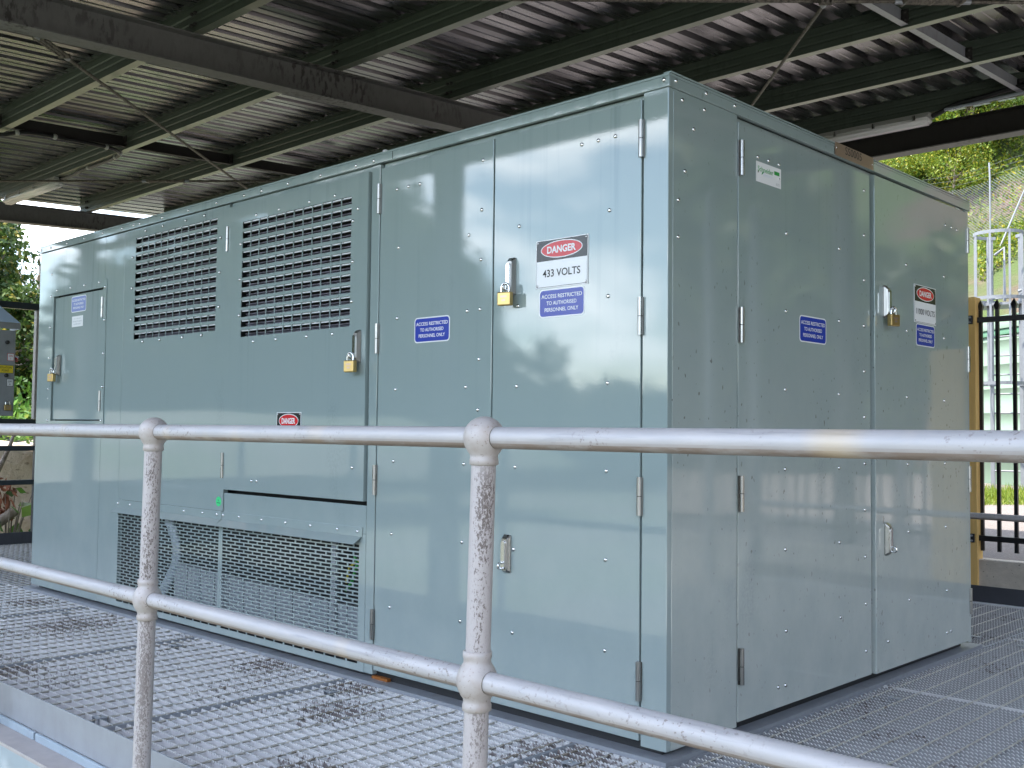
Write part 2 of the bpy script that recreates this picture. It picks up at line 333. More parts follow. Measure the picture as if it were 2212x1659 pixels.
# roof cap with a down-turned lip and a drip fold
mb = MB()
mb.box(-4.936, .006, -.006, 2.556, 2.188, 2.196, 'paint_left')
fbox(mb, LF, -4.936, .006, 2.153, 2.1875, -.012, .006, 'paint_left', .0015); fbox(mb, RF, .0065, 2.556, 2.153, 2.1875, -.012, .006, 'paint_right', .0015)
fbox(mb, RF, .0, 2.55, 2.1975, 2.203, -.02, .009, 'paint_right'); mb.box(-4.936, -4.92, .012, 2.55, 2.153, 2.1875, 'paint_left')
for a in (-1.38, -2.36): fbox(mb, LF, a-.0015, a+.0015, 2.154, 2.187, .006, .0068, 'rubber_gap')
mb.build('roof_cap', kiosk)
mb = MB()
fbox(mb, LF, -2.64, -1.47, 2.128, 2.151, -.022, -.012, 'paint_left'); fbox(mb, LF, -1.46, -.11, 2.133, 2.152, -.03, -.020, 'paint_left'); fbox(mb, RF, .42, 2.5, 2.136, 2.152, -.03, -.02, 'paint_right'); mb.build('drip_strip', kiosk)
# corner posts and fixed panels
def panel(name, F, a0, a1, z0, z1, o0, o1, mat, bev=.002):
    mb = MB(); fbox(mb, F, a0, a1, z0, z1, o0, o1, mat, bev); return mb.build(name, kiosk)
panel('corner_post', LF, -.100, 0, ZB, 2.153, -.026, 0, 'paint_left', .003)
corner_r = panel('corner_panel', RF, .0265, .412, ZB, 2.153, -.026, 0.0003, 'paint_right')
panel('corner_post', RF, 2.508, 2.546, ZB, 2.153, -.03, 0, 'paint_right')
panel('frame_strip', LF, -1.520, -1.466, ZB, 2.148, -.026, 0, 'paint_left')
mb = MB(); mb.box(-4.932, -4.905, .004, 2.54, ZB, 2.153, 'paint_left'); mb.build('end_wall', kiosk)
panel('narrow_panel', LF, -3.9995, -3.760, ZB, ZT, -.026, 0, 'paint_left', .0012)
# end panel with the opening of the small service door
mb = MB(); grid_plate(mb, LF, [-4.932, -4.700, -4.006, -4.0015], [ZB, 1.068, 1.853, ZT], lambda i, j: not (i == 1 and j == 1), -.026, 0, 'paint_left')
end_panel = mb.build('end_panel', kiosk)
mb = MB(); grid_plate(mb, LF, [-4.745, -4.698, -4.008, -3.965], [1.040, 1.070, 1.851, 1.897], lambda i, j: not (i == 1 and j == 1), .0, .006, 'paint_left')
small_frame = mb.build('door_frame', kiosk)
mb = MB(); fbox(mb, LF, -4.690, -4.016, 1.077, 1.843, -.03, -.004, 'paint_left', .003); small_door = mb.build('service_door', kiosk)
# louvre panels -------------------------------------------------------------
def louvre(name, a0, a1, z0, z1, la0, la1, lz0, lz1, o):
    ac = [a0]; n = 12; w = (la1-la0)/n
    for k in range(n): ac += [la0+k*w+(.0028 if k else 0), la0+(k+1)*w-(.0028 if k < n-1 else 0)]
    ac.append(a1); zc = [z0]; h = (lz1-lz0)/(n-.28)
    for k in range(n): zc += [lz0+k*h, lz0+k*h+h*.70]
    zc[-1] = lz1; zc.append(z1)
    mb = MB(); grid_plate(mb, LF, ac, zc, lambda i, j: not (i % 2 == 1 and j % 2 == 1), o-.0025, o, 'paint_left')
    e = .012
    for (b0, b1, c0, c1) in ((a0, a0+.002, z0, z1), (a1-.002, a1, z0, z1), (a0+.002, a1-.002, z0, z0+.002), (a0+.002, a1-.002, z1-.002, z1)): fbox(mb, LF, b0, b1, c0, c1, -.026, o-.003, 'paint_left')
    p = mb.build(name, kiosk)
    mb = MB()
    for k in range(n):
        zz = lz0+k*h
        # rain blade: a lip behind the top of the slot, a steep back-sloping face, a pale lower blade
        prof = [(zz+h*.70, -.006), (zz+h*.585, -.006), (zz+h*.585, -.016), (zz+h*.70, -.016)]
        v = [LF(a, z, q+o) for a in (la0, la1) for z, q in prof]; mb.add(v, [(0, 1, 5, 4), (1, 2, 6, 5), (2, 3, 7, 6), (3, 0, 4, 7)], 'louvre_lip')
        prof = [(zz-.004, -.010), (zz+h*.26, -.036), (zz+h*.28, -.040), (zz-.004, -.016)]
        v = [LF(a, z, q+o) for a in (la0, la1) for z, q in prof]; mb.add(v, [(0, 1, 5, 4), (1, 2, 6, 5), (2, 3, 7, 6), (3, 0, 4, 7)], 'louvre_blade')
        mb.tube([LF(la0, zz+h*.36, o-.030), LF(la1, zz+h*.36, o-.030)], .0035, 'louvre_blade', 6)
    fbox(mb, LF, la0-.02, la1+.02, lz0-.02, lz1+.01, o-.062, o-.055, 'rubber_gap')
    mb.build('louvre', p); return p
# the body is recessed behind the louvres
louv1 = louvre('louvre_panel', -3.757, -2.647, .628, ZT, -3.627, -2.760, 1.525, 2.097, 0)
louv2 = louvre('louvre_door', -2.634, -1.527, .736, 2.125, -2.500, -1.640, 1.476, 2.038, .014)
panel('lower_panel', LF, -2.638, -1.5225, .60, .718, -.026, 0, 'paint_left')
# doors ---------------------------------------------------------------------
def door(F, a0, a1, z0, z1, o, mat):
    mb = MB(); fbox(mb, F, a0, a1, z0, z1, -.026, o, mat, .0025); return mb.build('door', kiosk)
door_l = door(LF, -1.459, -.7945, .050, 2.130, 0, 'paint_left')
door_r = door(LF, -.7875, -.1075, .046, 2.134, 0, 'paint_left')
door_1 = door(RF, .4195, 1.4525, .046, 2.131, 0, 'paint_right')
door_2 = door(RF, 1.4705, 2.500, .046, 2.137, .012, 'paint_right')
# bottom grilles with hoods ---------------------------------------------------
def grille(a0, a1, z0, z1, g0, g1, h0, h1):
    rows = 30; ph = (h1-h0)/rows; na = 14; pw = (g1-g0)/na; half = pw/2; tie = .0095
    ac = sorted(set([a0, a1, g0, g1]+[round(g0+k*half-tie/2, 5) for k in range(1, 2*na)]+[round(g0+k*half+tie/2, 5) for k in range(1, 2*na)]))
    zc = [z0]
    for r in range(rows): zc += [h0+r*ph, h0+r*ph+ph*.65]
    zc.append(z1)
    def solid(i, j):
        if j % 2 == 0 or j >= len(zc)-2: return True
        am = (ac[i]+ac[i+1])/2
        if am < g0 or am > g1: return True
        r = (j-1)//2; t = (am-g0)/pw+(.5 if r % 2 else 0); t = (t+.5) % 1-.5
        return abs(t)*pw < tie/2
    mb = MB(); grid_plate(mb, LF, ac, zc, solid, -.003, .0, 'paint_left'); g = mb.build('grille', kiosk); return g
grille(-3.7590, -2.6635, ZB, .626, -3.752, -2.680, .060, .556); grille(-2.6625, -1.5215, ZB, .5995, -2.645, -1.566, .060, .558)
def hood(a0, a1, bend):
    mb = MB(); fbox(mb, LF, a0, a1, .587, .627, .0005, .004, 'paint_left', .0008)
    v = [LF(a0+.006, .587, .0041), LF(a1-.006, .587, .0041), LF(a1-.006-bend, .557, .036), LF(a0+.006-.02, .557, .036), LF(a0+.006, .586, .001), LF(a1-.006, .586, .001), LF(a1-.006-bend, .555, .033), LF(a0+.006-.02, .555, .033)]
    mb.add(v, [(0, 1, 2, 3), (4, 5, 6, 7), (0, 1, 5, 4), (2, 3, 7, 6), (1, 2, 6, 5), (0, 3, 7, 4)], 'paint_left'); return mb.build('hood', kiosk)
hood_l = hood(-3.764, -2.654, 0); hood_r = hood(-2.650, -1.542, .014)
# what shows through the grilles: cooling fins, a flexible duct, a strut, an earth lead
mb = MB()
for k in range(12): mb.box(-3.16+k*.135, -3.032+k*.135, .030, .066, .085, .325-.004*k, 'radiator_grey')
mb.build('radiator', kiosk)
mb = MB(); pts = [(-3.25+.10*math.sin(t*.5), .036, .55-.055*t) for t in [i*.25 for i in range(32)]]
mb.tube(pts, [.032+(.004 if i % 2 else 0) for i in range(32)], 'conduit_grey', 12); o = mb.build('flexible_duct', kiosk); o.scale = (1, .5, 1); o.location = (0, .018, 0)
mb = MB(); mb.box(-1.775, -1.745, .012, .03, .08, .58, 'galv_plate'); mb.build('strut', kiosk)
mb = MB(); mb.tube([(-1.62, .02, .50), (-1.60, .02, .47), (-1.63, .02, .40), (-1.66, .02, .36), (-1.68, .022, .35)], .007, 'cable_green', 8); mb.tube([(-1.58, .024, .49), (-1.66, .024, .45), (-1.68, .024, .38)], .005, 'cable_yellow', 8); mb.build('earth_cable', kiosk)
# hinges ------------------------------------------------------------------------
def hinge(F, a, z, parent, h=.124, r=.0088, o=.008, leaf=.0):
    mb = MB()
    mb.tube([F(a, z-h/2, o), F(a, z-.0012, o)], r, 'stainless', 12); mb.tube([F(a, z+.0012, o), F(a, z+h/2, o)], r, 'stainless', 12)
    mb.tube([F(a, z-.003, o), F(a, z+.003, o)], r*.8, 'rubber_gap', 10)
    fbox(mb, F, a-.010 if leaf < 0 else a+.001, a-.001 if leaf < 0 else a+.010, z-h/2, z+h/2, .0004, .003, 'stainless'); return mb.build('hinge', parent)
for z in (2.000, 1.414, .828, .237): hinge(LF, -1.462, z, door_l); hinge(LF, -.1035, z+.001, door_r, leaf=1)
for z in (1.97, .853): hinge(LF, -2.634, z, louv2, o=.016)
for z in (1.735, 1.185): hinge(LF, -4.010, z, small_door, h=.12)
for z in (2.003, 1.414, .828, .236): hinge(RF, .428, z, door_1, o=.010, leaf=-1)
for z in (1.998, 1.412, .826, .235): hinge(RF, 2.502, z, door_2, o=.014)
# lever locks -----------------------------------------------------------------
def handle(F, a, z, parent, o=0.0, flip=1, h=.138, loop=False):
    """swing handle lock: tapered cover plate, flat lever with a rounded top, hasp eye at the foot"""
    mb = MB(); w = .018
    base = rrect(a-w, a+w, z-h/2, z+h/2, .007); n = len(base)
    top = rrect(a-w*.72, a+w*.72, z-h/2+.010, z+h/2-.014, .006)
    v = [F(p[0], p[1], o+.0004) for p in base]+[F(p[0], p[1], o+.005) for p in base]+[F(p[0], p[1], o+.020) for p in top]
    f = [(i, (i+1) % n, n+(i+1) % n, n+i) for i in range(n)]+[(n+i, n+(i+1) % n, 2*n+(i+1) % n, 2*n+i) for i in range(n)]+[[2*n+i for i in range(n)]]
    mb.add(v, f, 'stainless')
    lev = rrect(a-.010, a+.008, z-h/2+.014, z+h/2-.022, .009); fpoly(mb, F, lev, o+.0202, o+.027, 'chrome')
    ring = []
    for k in range(14): t = 2*math.pi*k/14; ring.append(F(a-.003, z-h*.30+.011*math.sin(t), o+.034+.013*math.cos(t)))
    mb.tube(ring, .0042, 'chrome', 8, closed=True)
    return mb.build('handle', parent)
handle(LF, -.690, 1.600, door_r); handle(LF, -.700, .592, door_r); handle(LF, -1.575, 1.386, louv2, o=.014); handle(LF, -4.60, 1.415, small_door, h=.13)
handle(RF, 1.566, 1.605, door_2, o=.012); handle(RF, 1.568, .597, door_2, o=.012)
# bolts ---------------------------------------------------------------------------
BOLTS = {
 door_l: (LF, [(-0.851,2.059),(-1.356,2.025),(-1.284,2.026),(-1.212,2.025),(-0.855,1.870),(-0.924,1.782),(-0.856,1.681),(-0.928,1.491),(-0.859,1.493),(-0.861,1.304),(-1.339,1.781),(-1.342,1.491),(-1.345,1.200),(-0.931,1.201),(-0.864,1.114),(-1.351,0.908),(-0.936,0.909),(-0.867,0.924),(-0.870,0.733),(-1.356,0.614),(-0.941,0.614),(-0.874,0.541),(-1.360,0.318),(-0.945,0.317),(-.876,.34)], 0),
 door_r: (LF, [(-0.364,2.030),(-0.290,2.030),(-0.217,2.031),(-0.659,1.782),(-0.661,1.490),(-0.240,1.783),(-0.243,1.492),(-0.664,1.198),(-0.244,1.200),(-0.667,0.906),(-0.246,0.906),(-0.670,0.610),(-0.247,0.611),(-0.672,0.312),(-0.248,0.312)], 0),
 corner_r: (RF, [(0.076,2.126),(0.205,2.123),(0.142,2.043),(0.092,1.893),(0.055,1.792),(0.055,1.671)], .0003),
 door_1: (RF, [(0.549,2.031),(0.624,2.032),(0.699,2.032),(1.398,2.057),(0.753,1.783),(1.174,1.782),(1.396,1.868),(1.394,1.679),(0.749,1.492),(1.171,1.490),(1.391,1.489),(1.392,1.299),(0.744,1.200),(1.167,1.197),(1.392,1.109),(1.392,0.918),(0.742,0.906),(1.167,0.904),(1.393,0.727),(0.744,0.612),(1.169,0.609),(1.396,0.535),(1.399,0.342),(1.176,0.313),(0.749,0.315),(1.401,0.149),(0.744,0.119),(0.693,0.120)], 0),
 door_2: (RF, [(1.785,1.791),(2.207,1.787),(2.231,2.035),(2.303,2.035),(2.370,2.032),(1.786,1.497),(2.204,1.494),(1.785,1.204),(2.201,1.200),(1.788,0.909),(2.203,0.907),(1.792,0.614),(2.209,0.611),(1.798,0.317),(2.215,0.315),(2.213,0.120),(2.260,0.122),(1.581,0.166)], .012),
 hood_r: (LF, [(-2.634,0.609),(-2.492,0.609),(-2.297,0.609),(-2.102,0.609),(-1.909,0.609),(-1.713,0.608),(-1.574,0.608)], .004),
}
REST = [(LF, [(-2.353,2.169),(-2.134,2.169),(-1.879,2.167),(-1.624,2.167),(-1.503,2.167),(-0.014,2.176),(-4.913,2.170),(-4.768,2.171),(-4.526,2.171),(-4.281,2.172),(-4.035,2.173),(-3.792,2.171),(-3.648,2.170),(-3.576,2.170),(-3.321,2.170),(-3.042,2.170),(-2.762,2.170),(-2.507,2.170)], .006),
 (RF, [(0.031,2.177),(0.207,2.178),(0.385,2.178)], .006), (LF, [(-4.752,2.000),(-4.752,1.21)], 0),
 (LF, [(-4.653,1.887),(-4.455,1.887),(-4.260,1.886),(-4.062,1.886),(-3.981,1.851),(-4.736,1.855),(-3.982,1.658),(-3.984,1.462),(-3.985,1.267),(-4.740,1.660),(-4.740,1.465),(-4.740,1.269),(-4.740,1.072),(-3.990,1.071)], .006),
 (LF, [(-3.509,2.122),(-3.316,2.124),(-3.072,2.122),(-2.881,2.123),(-2.720,1.989),(-2.720,1.814),(-2.722,1.640),(-2.884,1.507),(-3.078,1.507),(-3.319,1.507),(-3.511,1.507),(-3.655,1.639),(-3.655,1.815),(-3.655,1.990),(-3.750,0.606),(-3.606,0.606),(-3.411,0.605),(-3.017,0.606),(-2.829,0.609),(-2.692,0.610)], .0042),
 (LF, [(-2.516,1.930),(-2.516,1.758),(-2.516,1.582),(-2.382,2.056),(-2.191,2.056),(-1.950,2.056),(-1.760,2.056),(-1.595,1.975),(-1.628,1.927),(-1.626,1.752),(-1.628,1.581),(-1.760,1.449),(-1.952,1.449),(-2.195,1.449),(-2.386,1.449),(-1.604,0.874),(-2.328,0.788),(-2.374,0.787)], .014)]
def dome(mb, F, a, z, o, r=.0075):
    vs = []; fs = []; n = 8
    for rr, h in ((r, 0), (r*.92, r*.35), (r*.5, r*.62)):
        for k in range(n): t = 2*math.pi*k/n; vs.append(F(a+rr*math.cos(t), z+rr*math.sin(t), o+h))
    for i in range(2):
        for k in range(n): fs.append((i*n+k, i*n+(k+1) % n, (i+1)*n+(k+1) % n, (i+1)*n+k))
    fs.append([2*n+k for k in range(n)]); mb.add(vs, fs, 'chrome', True)
proto = {}
for par, (F, pts, o) in BOLTS.items():
    if F not in proto:
        mb = MB(); dome(mb, F, 0, 0, 0); proto[F] = mb.build('bolt', par); b0 = proto[F]
        b0.location = F(pts[0][0], pts[0][1], o); rest = pts[1:]
    else: rest = pts
    for a, z in rest:
        b = proto[F].copy(); COL.objects.link(b); b.parent = par; b.location = F(a, z, o)
mb = MB()
for F, pts, o in REST:
    for a, z in pts: dome(mb, F, a, z, o+.0003)
tag(mb.build('bolt', kiosk), kind='stuff')
# signs -----------------------------------------------------------------------------
def danger_sign(F, ca, cz_, w, h, o, parent, volts, lbl):
    mb = MB(); E = .0006
    fbox(mb, F, ca-w/2, ca+w/2, cz_-h/2, cz_+h/2, o+.0004, o+.0022, 'sign_white'); o1 = o+.0022
    fpoly(mb, F, rrect(ca-w/2+.003, ca+w/2-.003, cz_-h/2+.003, cz_+h/2-.003, .004), o1, o1+.0003, 'ink'); o1 += .0003
    fpoly(mb, F, rrect(ca-w/2+.0045, ca+w/2-.0045, cz_-h/2+.0045, cz_+h/2-.0045, .004), o1, o1+.0003, 'sign_white'); o1 += .0003
    split = cz_+h*.06 if volts else cz_-h/2+.006
    fbox(mb, F, ca-w/2+.0045, ca+w/2-.0045, split, cz_+h/2-.0045, o1, o1+.0003, 'sign_black'); o1 += .0003
    em = (split+cz_+h/2)/2; eh = (cz_+h/2-split)
    fpoly(mb, F, ell(ca, em, w*.40, eh*.41), o1, o1+.0003, 'sign_white'); fpoly(mb, F, ell(ca, em, w*.385, eh*.365), o1+.0003, o1+.0006, 'sign_red')
    ftext(mb, F, 'DANGER', ca, em, o1+.001, 'sign_white', w*.55, eh*.34, .03)
    if volts: ftext(mb, F, volts, ca, cz_-h*.20, o+.0034, 'ink', w*(.72 if len(volts) < 10 else .86), h*.155, .012)
    for sx in (-1, 1):
        for sz in (-1, 1): dome(mb, F, ca+sx*(w/2-.009), cz_+sz*(h/2-.009), o+.003, .004)
    return tag(mb.build('danger_sign', parent), lbl)
danger_sign(LF, -.451, 1.629, .242, .172, 0, door_r, '433 VOLTS', 'danger sign for 433 volts'); danger_sign(RF, 1.985, 1.630, .240, .172, .012, door_2, '11000 VOLTS', 'danger sign for 11000 volts')
danger_sign(LF, -2.075, 1.068, .192, .085, .014, louv2, None, 'small danger sign behind the handrail')
def blue_sign(F, ca, cz_, w, h, o, parent, faded=False):
    mb = MB()
    fpoly(mb, F, rrect(ca-w/2, ca+w/2, cz_-h/2, cz_+h/2, .016), o+.0003, o+.0007, 'sign_white')
    fpoly(mb, F, rrect(ca-w/2+.0045, ca+w/2-.0045, cz_-h/2+.0045, cz_+h/2-.0045, .013), o+.0007, o+.0011, 'sign_blue_pale' if faded else 'sign_blue')
    for i, (t, ww) in enumerate((('ACCESS RESTRICTED', .89), ('TO AUTHORISED', .66), ('PERSONNEL ONLY', .74))): ftext(mb, F, t, ca, cz_+h*(.24-.235*i), o+.0014, 'sign_white', w*ww, h*.135, .012)
    return tag(mb.build('access_sign', parent), 'faded blue access sign' if faded else None)
blue_sign(LF, -1.128, 1.433, .208, .101, 0, door_l); blue_sign(LF, -.451, 1.488, .211, .101, 0, door_r); blue_sign(LF, -4.355, 1.782, .205, .098, -.004, small_door, True)
blue_sign(RF, .956, 1.437, .212, .102, 0, door_1); blue_sign(RF, 1.990, 1.490, .208, .101, .012, door_2)
mb = MB(); fbox(mb, LF, -4.440, -4.290, 1.643, 1.708, -.0035, -.002, 'sign_white')
for i, t in enumerate(('415V, 110V & 24V', 'DISTRIBUTION BOARD', 'LOCATED INSIDE')): ftext(mb, LF, t, -4.365, 1.692-.0165*i, -.0015, 'ink_grey', .125 if i == 1 else .10, .0085, .01)
mb.build('notice_label', small_door)
mb = MB(); fbox(mb, RF, .537, .711, 1.942, 2.0155, .0004, .0018, 'sign_white')
ftext(mb, RF, 'Schneider', .601, 1.991, .0022, 'sign_green', .108, .019, .01); ftext(mb, RF, 'Electric', .618, 1.974, .0022, 'ink_pale', .068, .012, 0)
fbox(mb, RF, .662, .699, 1.987, 2.001, .0019, .0023, 'sign_green'); ftext(mb, RF, 'KPX', .688, 1.953, .0022, 'ink_grey', .026, .010, 0)
mb.tube([RF(.586, 1.983, .0022), RF(.580, 1.977, .0022), RF(.574, 1.972, .0022), RF(.578, 1.980, .0022)], .0016, 'sign_green', 6)
for a, z in ((.549, 1.978), (.700, 1.978)): dome(mb, RF, a, z, .0018, .004)
mb.build('maker_plate', door_1)
mb = MB(); fbox(mb, RF, 1.122, 1.466, 2.153, 2.206, .0094, .0108, 'plate_bronze'); ftext(mb, RF, 'SS0005', 1.282, 2.186, .0114, 'ink', .147, .032, 0)
for a, z in ((1.134, 2.184), (1.455, 2.176)): dome(mb, RF, a, z, .0108, .004)
mb.build('number_plate', kiosk)
mb = MB(); fpoly(mb, LF, ell(-2.687, .673, .024, .024), .0004, .0009, 'sticker_green'); ftext(mb, LF, 'Q.A.', -2.687, .679, .0012, 'ink', .012, .007, .01); ftext(mb, LF, 'PASSED', -2.687, .667, .0012, 'ink', .03, .007, .01); mb.build('inspection_sticker', louv1)
mb = MB(); mb.lathe([(.0, .02), (.012, .018), (.013, 0)], (-1.47, .03, 2.196), 'sign_white'); mb.build('vent_plug', kiosk)

# padlocks: separate things hanging from the handles ------------------------------------
def padlock(F, a, z, o, label, w=.056, h=.050, d=.024, rot=0.0):
    """z: top of the brass body"""
    t = thing('padlock', label, 'padlock', 'brass padlocks on the door handles'); t.location = F(a, z, o)
    G = (lambda x, zz, q: (x, -q, zz)) if F is LF else (lambda x, zz, q: (q, x, zz))
    mb = MB(); p, q = G(-w/2, -h, -d/2), G(w/2, 0, d/2); mb.box(p[0], q[0], p[1], q[1], p[2], q[2], 'brass', .004)
    for i, (tw, tz) in enumerate(((.5, -.35), (.3, -.62))): pp_ = G(-w*tw/2, h*tz-.004, d/2+.0002), G(w*tw/2, h*tz+.004, d/2+.0004); mb.box(pp_[0][0], pp_[1][0], pp_[0][1], pp_[1][1], pp_[0][2], pp_[1][2], 'plate_bronze')
    mb.build('lock_body', t)
    mb = MB(); pts = [G(-.016, -.006, 0), G(-.016, .016, 0)]+[G(-.016*math.cos(u), .016+.016*math.sin(u), 0) for u in [math.pi*k/10 for k in range(1, 10)]]+[G(.016, .016, 0), G(.016, -.006, 0)]
    mb.tube(pts, .0042, 'chrome', 10); mb.build('shackle', t)
    t.rotation_euler = (0, 0, rot); return t
padlock(LF, -.690, 1.540, .038, 'brass padlock on the handle beside the 433 volts danger sign', rot=R(12))
padlock(LF, -1.578, 1.325, .054, 'brass padlock below the louvred door vent', rot=R(10))
padlock(LF, -4.62, 1.362, .038, 'brass padlock on the small service door under the faded sign', rot=R(15), w=.052)
padlock(RF, 1.568, 1.548, .050, 'brass padlock on the handle beside the 11000 volts danger sign', rot=R(-14))

# =================================================================== PLATFORM
plat = thing('steel_platform', 'galvanised steel walkway frame under the gratings with toe plates', 'platform', None, (0, 0, 0))
X0, X1, Y0, Y1 = -7.60, 2.19, -1.232, 4.04
mb = MB(); mb.box(X0, X1, -1.240, -1.234, -.012, .100, 'galv_plate', .001); mb.build('toe_plate', plat)
mb = MB(); mb.box(X0-.006, X0, Y0, Y1+.006, -.012, .100, 'dark_plate'); mb.build('toe_plate', plat)
mb = MB(); mb.box(X0, X1, 4.046, 4.053, -.012, .103, 'dark_plate'); mb.box(X0, X1, 4.010, 4.043, -.004, .003, 'sign_white'); mb.build('toe_plate', plat)
mb = MB(); mb.box(X0-.1, X1, -1.335, -1.15, -.052, -.040, 'flange_top'); mb.box(X0-.1, X1, -1.330, -1.322, -.33, -.0525, 'galv_beam'); mb.box(X0-.1, X1, -1.318, -1.15, -.34, -.33, 'galv_beam'); mb.build('edge_beam', plat)
for a, b in ((-7.5, -4.05), (-4.035, -1.74), (-1.725, .90), (.915, 2.18)): mb = MB(); mb.box(a, b, -1.252, -1.2405, -.0395, -.013, 'galv_beam', .002); mb.build('grating_nosing', plat)
mb = MB()
for y in (-.03, 4.08): mb.box(X0-.1, X1, y-.05, y+.05, -.30, -.045, 'galv_beam')
for x in (-7.55, -4.05, -1.59, .9, 2.12): mb.box(x-.05, x+.05, -1.12, 4.02, -.30, -.047, 'galv_beam')
mb.build('bearer', plat)
mb = MB(); mb.box(-4.97, .024, -.034, .05, -.004, .012, 'galv_plate'); mb.box(-.10, .024, .0505, 2.62, -.004, .012, 'galv_plate'); mb.box(-4.97, -4.88, .0505, 2.62, -.004, .005, 'galv_beam'); mb.build('seat_angle', plat)
for x in [X0+.35+i*1.22 for i in range(8)]:
    for y in (-1.0, 3.9): mb = MB(); mb.box(x-.045, x+.045, y-.045, y+.045, -.62, -.301, 'galv_beam'); mb.build('support_leg', plat)
# serrated bar gratings: bars along x, twisted rods along y, flat banding round the edge
def grating_mesh(w, d, seed, steel='grating_steel'):
    """origin at the panel's lower-left top corner"""
    rnd = random.Random(seed); bars = MB(); P = .0410; n = int(d/P); T = .0145; TH = .0023
    for i in range(1, n+1):
        y = i*P-.012
        if y > d-.012: break
        m = int((w-.012)/T); top = []; x = .006
        for k in range(m): top += [(x, -.0055), (x+T*.28, 0), (x+T*.60, 0)]; x += T
        top.append((w-.006, -.0055)); L = len(top)
        v = [(a, y-TH, h) for a, h in top]+[(a, y+TH, h) for a, h in top]+[(a, y-TH, -.032) for a, h in top]
        bars.add(v, [(2*L+k, 2*L+k+1, k+1, k) for k in range(L-1)], steel); bars.add(v, [(k, k+1, L+k+1, L+k) for k in range(L-1)], 'bar_top')
    rods = MB(); k = 0; x = .052
    while x < w-.02:
        pts = 14*max(1, int(d/.3)); vs = []
        for i in range(pts+1):
            y = .004+(d-.008)*i/pts; q = i*.75
            for c in range(4):
                t = q+math.pi/2*c+.4; r = .0046 if c % 2 else .0034; vs.append((x+r*math.cos(t), y, -.0030+r*math.sin(t)))
        fs = [(i*4+c, i*4+(c+1) % 4, i*4+4+(c+1) % 4, i*4+4+c) for i in range(pts) for c in range(4)]
        rods.add(vs, fs, 'grating_rod', True); x += .1035
    band = MB(); b = .0022
    band.box(0, 2*b, 0, d, -.032, -.0004, 'galv_plate'); band.box(w-2*b, w, 0, d, -.032, -.0004, 'galv_plate'); band.box(2*b, w-2*b, 0, 2*b, -.032, -.001, 'grating_steel'); band.box(2*b, w-2*b, d-2*b, d, -.032, -.001, 'grating_steel')
    clips = []
    for cx_, cy_ in ((.13, d-.18), (w-.13, .20)):
        clip = MB(); clips.append(clip)
        clip.box(cx_-.024, cx_+.024, cy_-.018, cy_+.018, .001, .004, 'galv_plate'); clip.box(cx_-.020, cx_-.017, cy_-.018, cy_+.018, -.02, .001, 'galv_plate'); clip.box(cx_+.017, cx_+.020, cy_-.018, cy_+.018, -.02, .001, 'galv_plate'); clip.lathe([(0, .008), (.006, .007), (.007, .004)], (cx_, cy_, 0), 'stainless', n=8)
    return [bars, rods, band]+clips
GCACHE = {}
def grating(x, y, w, d, label):
    key = (round(w, 3), round(d, 3), y > -.5); t = thing('grating_panel', label, 'floor grating', 'steel gratings of the walkway', (x, y, 0))
    if key not in GCACHE:
        GCACHE[key] = [b.build(nm, t) for b, nm in zip(grating_mesh(w, d, len(GCACHE), 'grating_darker' if y > -.5 else 'grating_steel'), ('bearing_bars', 'cross_rods', 'banding', 'clip', 'clip'))]
    else:
        for src in GCACHE[key]:
            c = src.copy(); COL.objects.link(c); c.parent = t
    return t
seams = [-7.595, -6.49, -5.255, -4.02, -2.80, -1.585, -.340, .905, 2.15]
names = ['serrated steel grating at the far left end of the walkway', 'serrated steel grating second from the far left end beside the toe plate', 'serrated grating in front of the small service door', 'serrated grating in front of the left lower grille', 'serrated grating in front of the right lower grille, dark stain near its corner', 'serrated grating in front of the double doors with dark brown stains', 'dirty serrated grating below the front corner of the kiosk', 'serrated grating in the near right corner of the walkway']
for i in range(8): grating(seams[i]+.002, -1.230, seams[i+1]-seams[i]-.004, 1.192, names[i])
for j, (a, b) in enumerate(((-.034, 1.50), (1.504, 2.96), (2.964, 4.005))):
    grating(.027, a, 1.078, b-a, ['serrated grating beside the right face of the kiosk, nearest its front corner', 'serrated grating beside the second right-hand door', 'serrated grating at the back right of the kiosk'][j])
    grating(1.109, a, 1.04, b-a, ['outer serrated grating at the near right edge of the picture', 'outer serrated grating right of the second door, half way back', 'outer serrated grating at the back right corner'][j])
grating(-7.594, -.034, 1.28, 1.36, 'grating beside the dark toe plate left of the kiosk end wall'); grating(-6.31, -.034, 1.30, 1.36, 'grating tight against the left end wall of the kiosk')
for i in range(2): grating(-1.63+i*.835, 2.66, .831, 1.345, ['grating behind the kiosk half hidden by its far right edge', 'grating behind the kiosk just right of its far corner'][i])

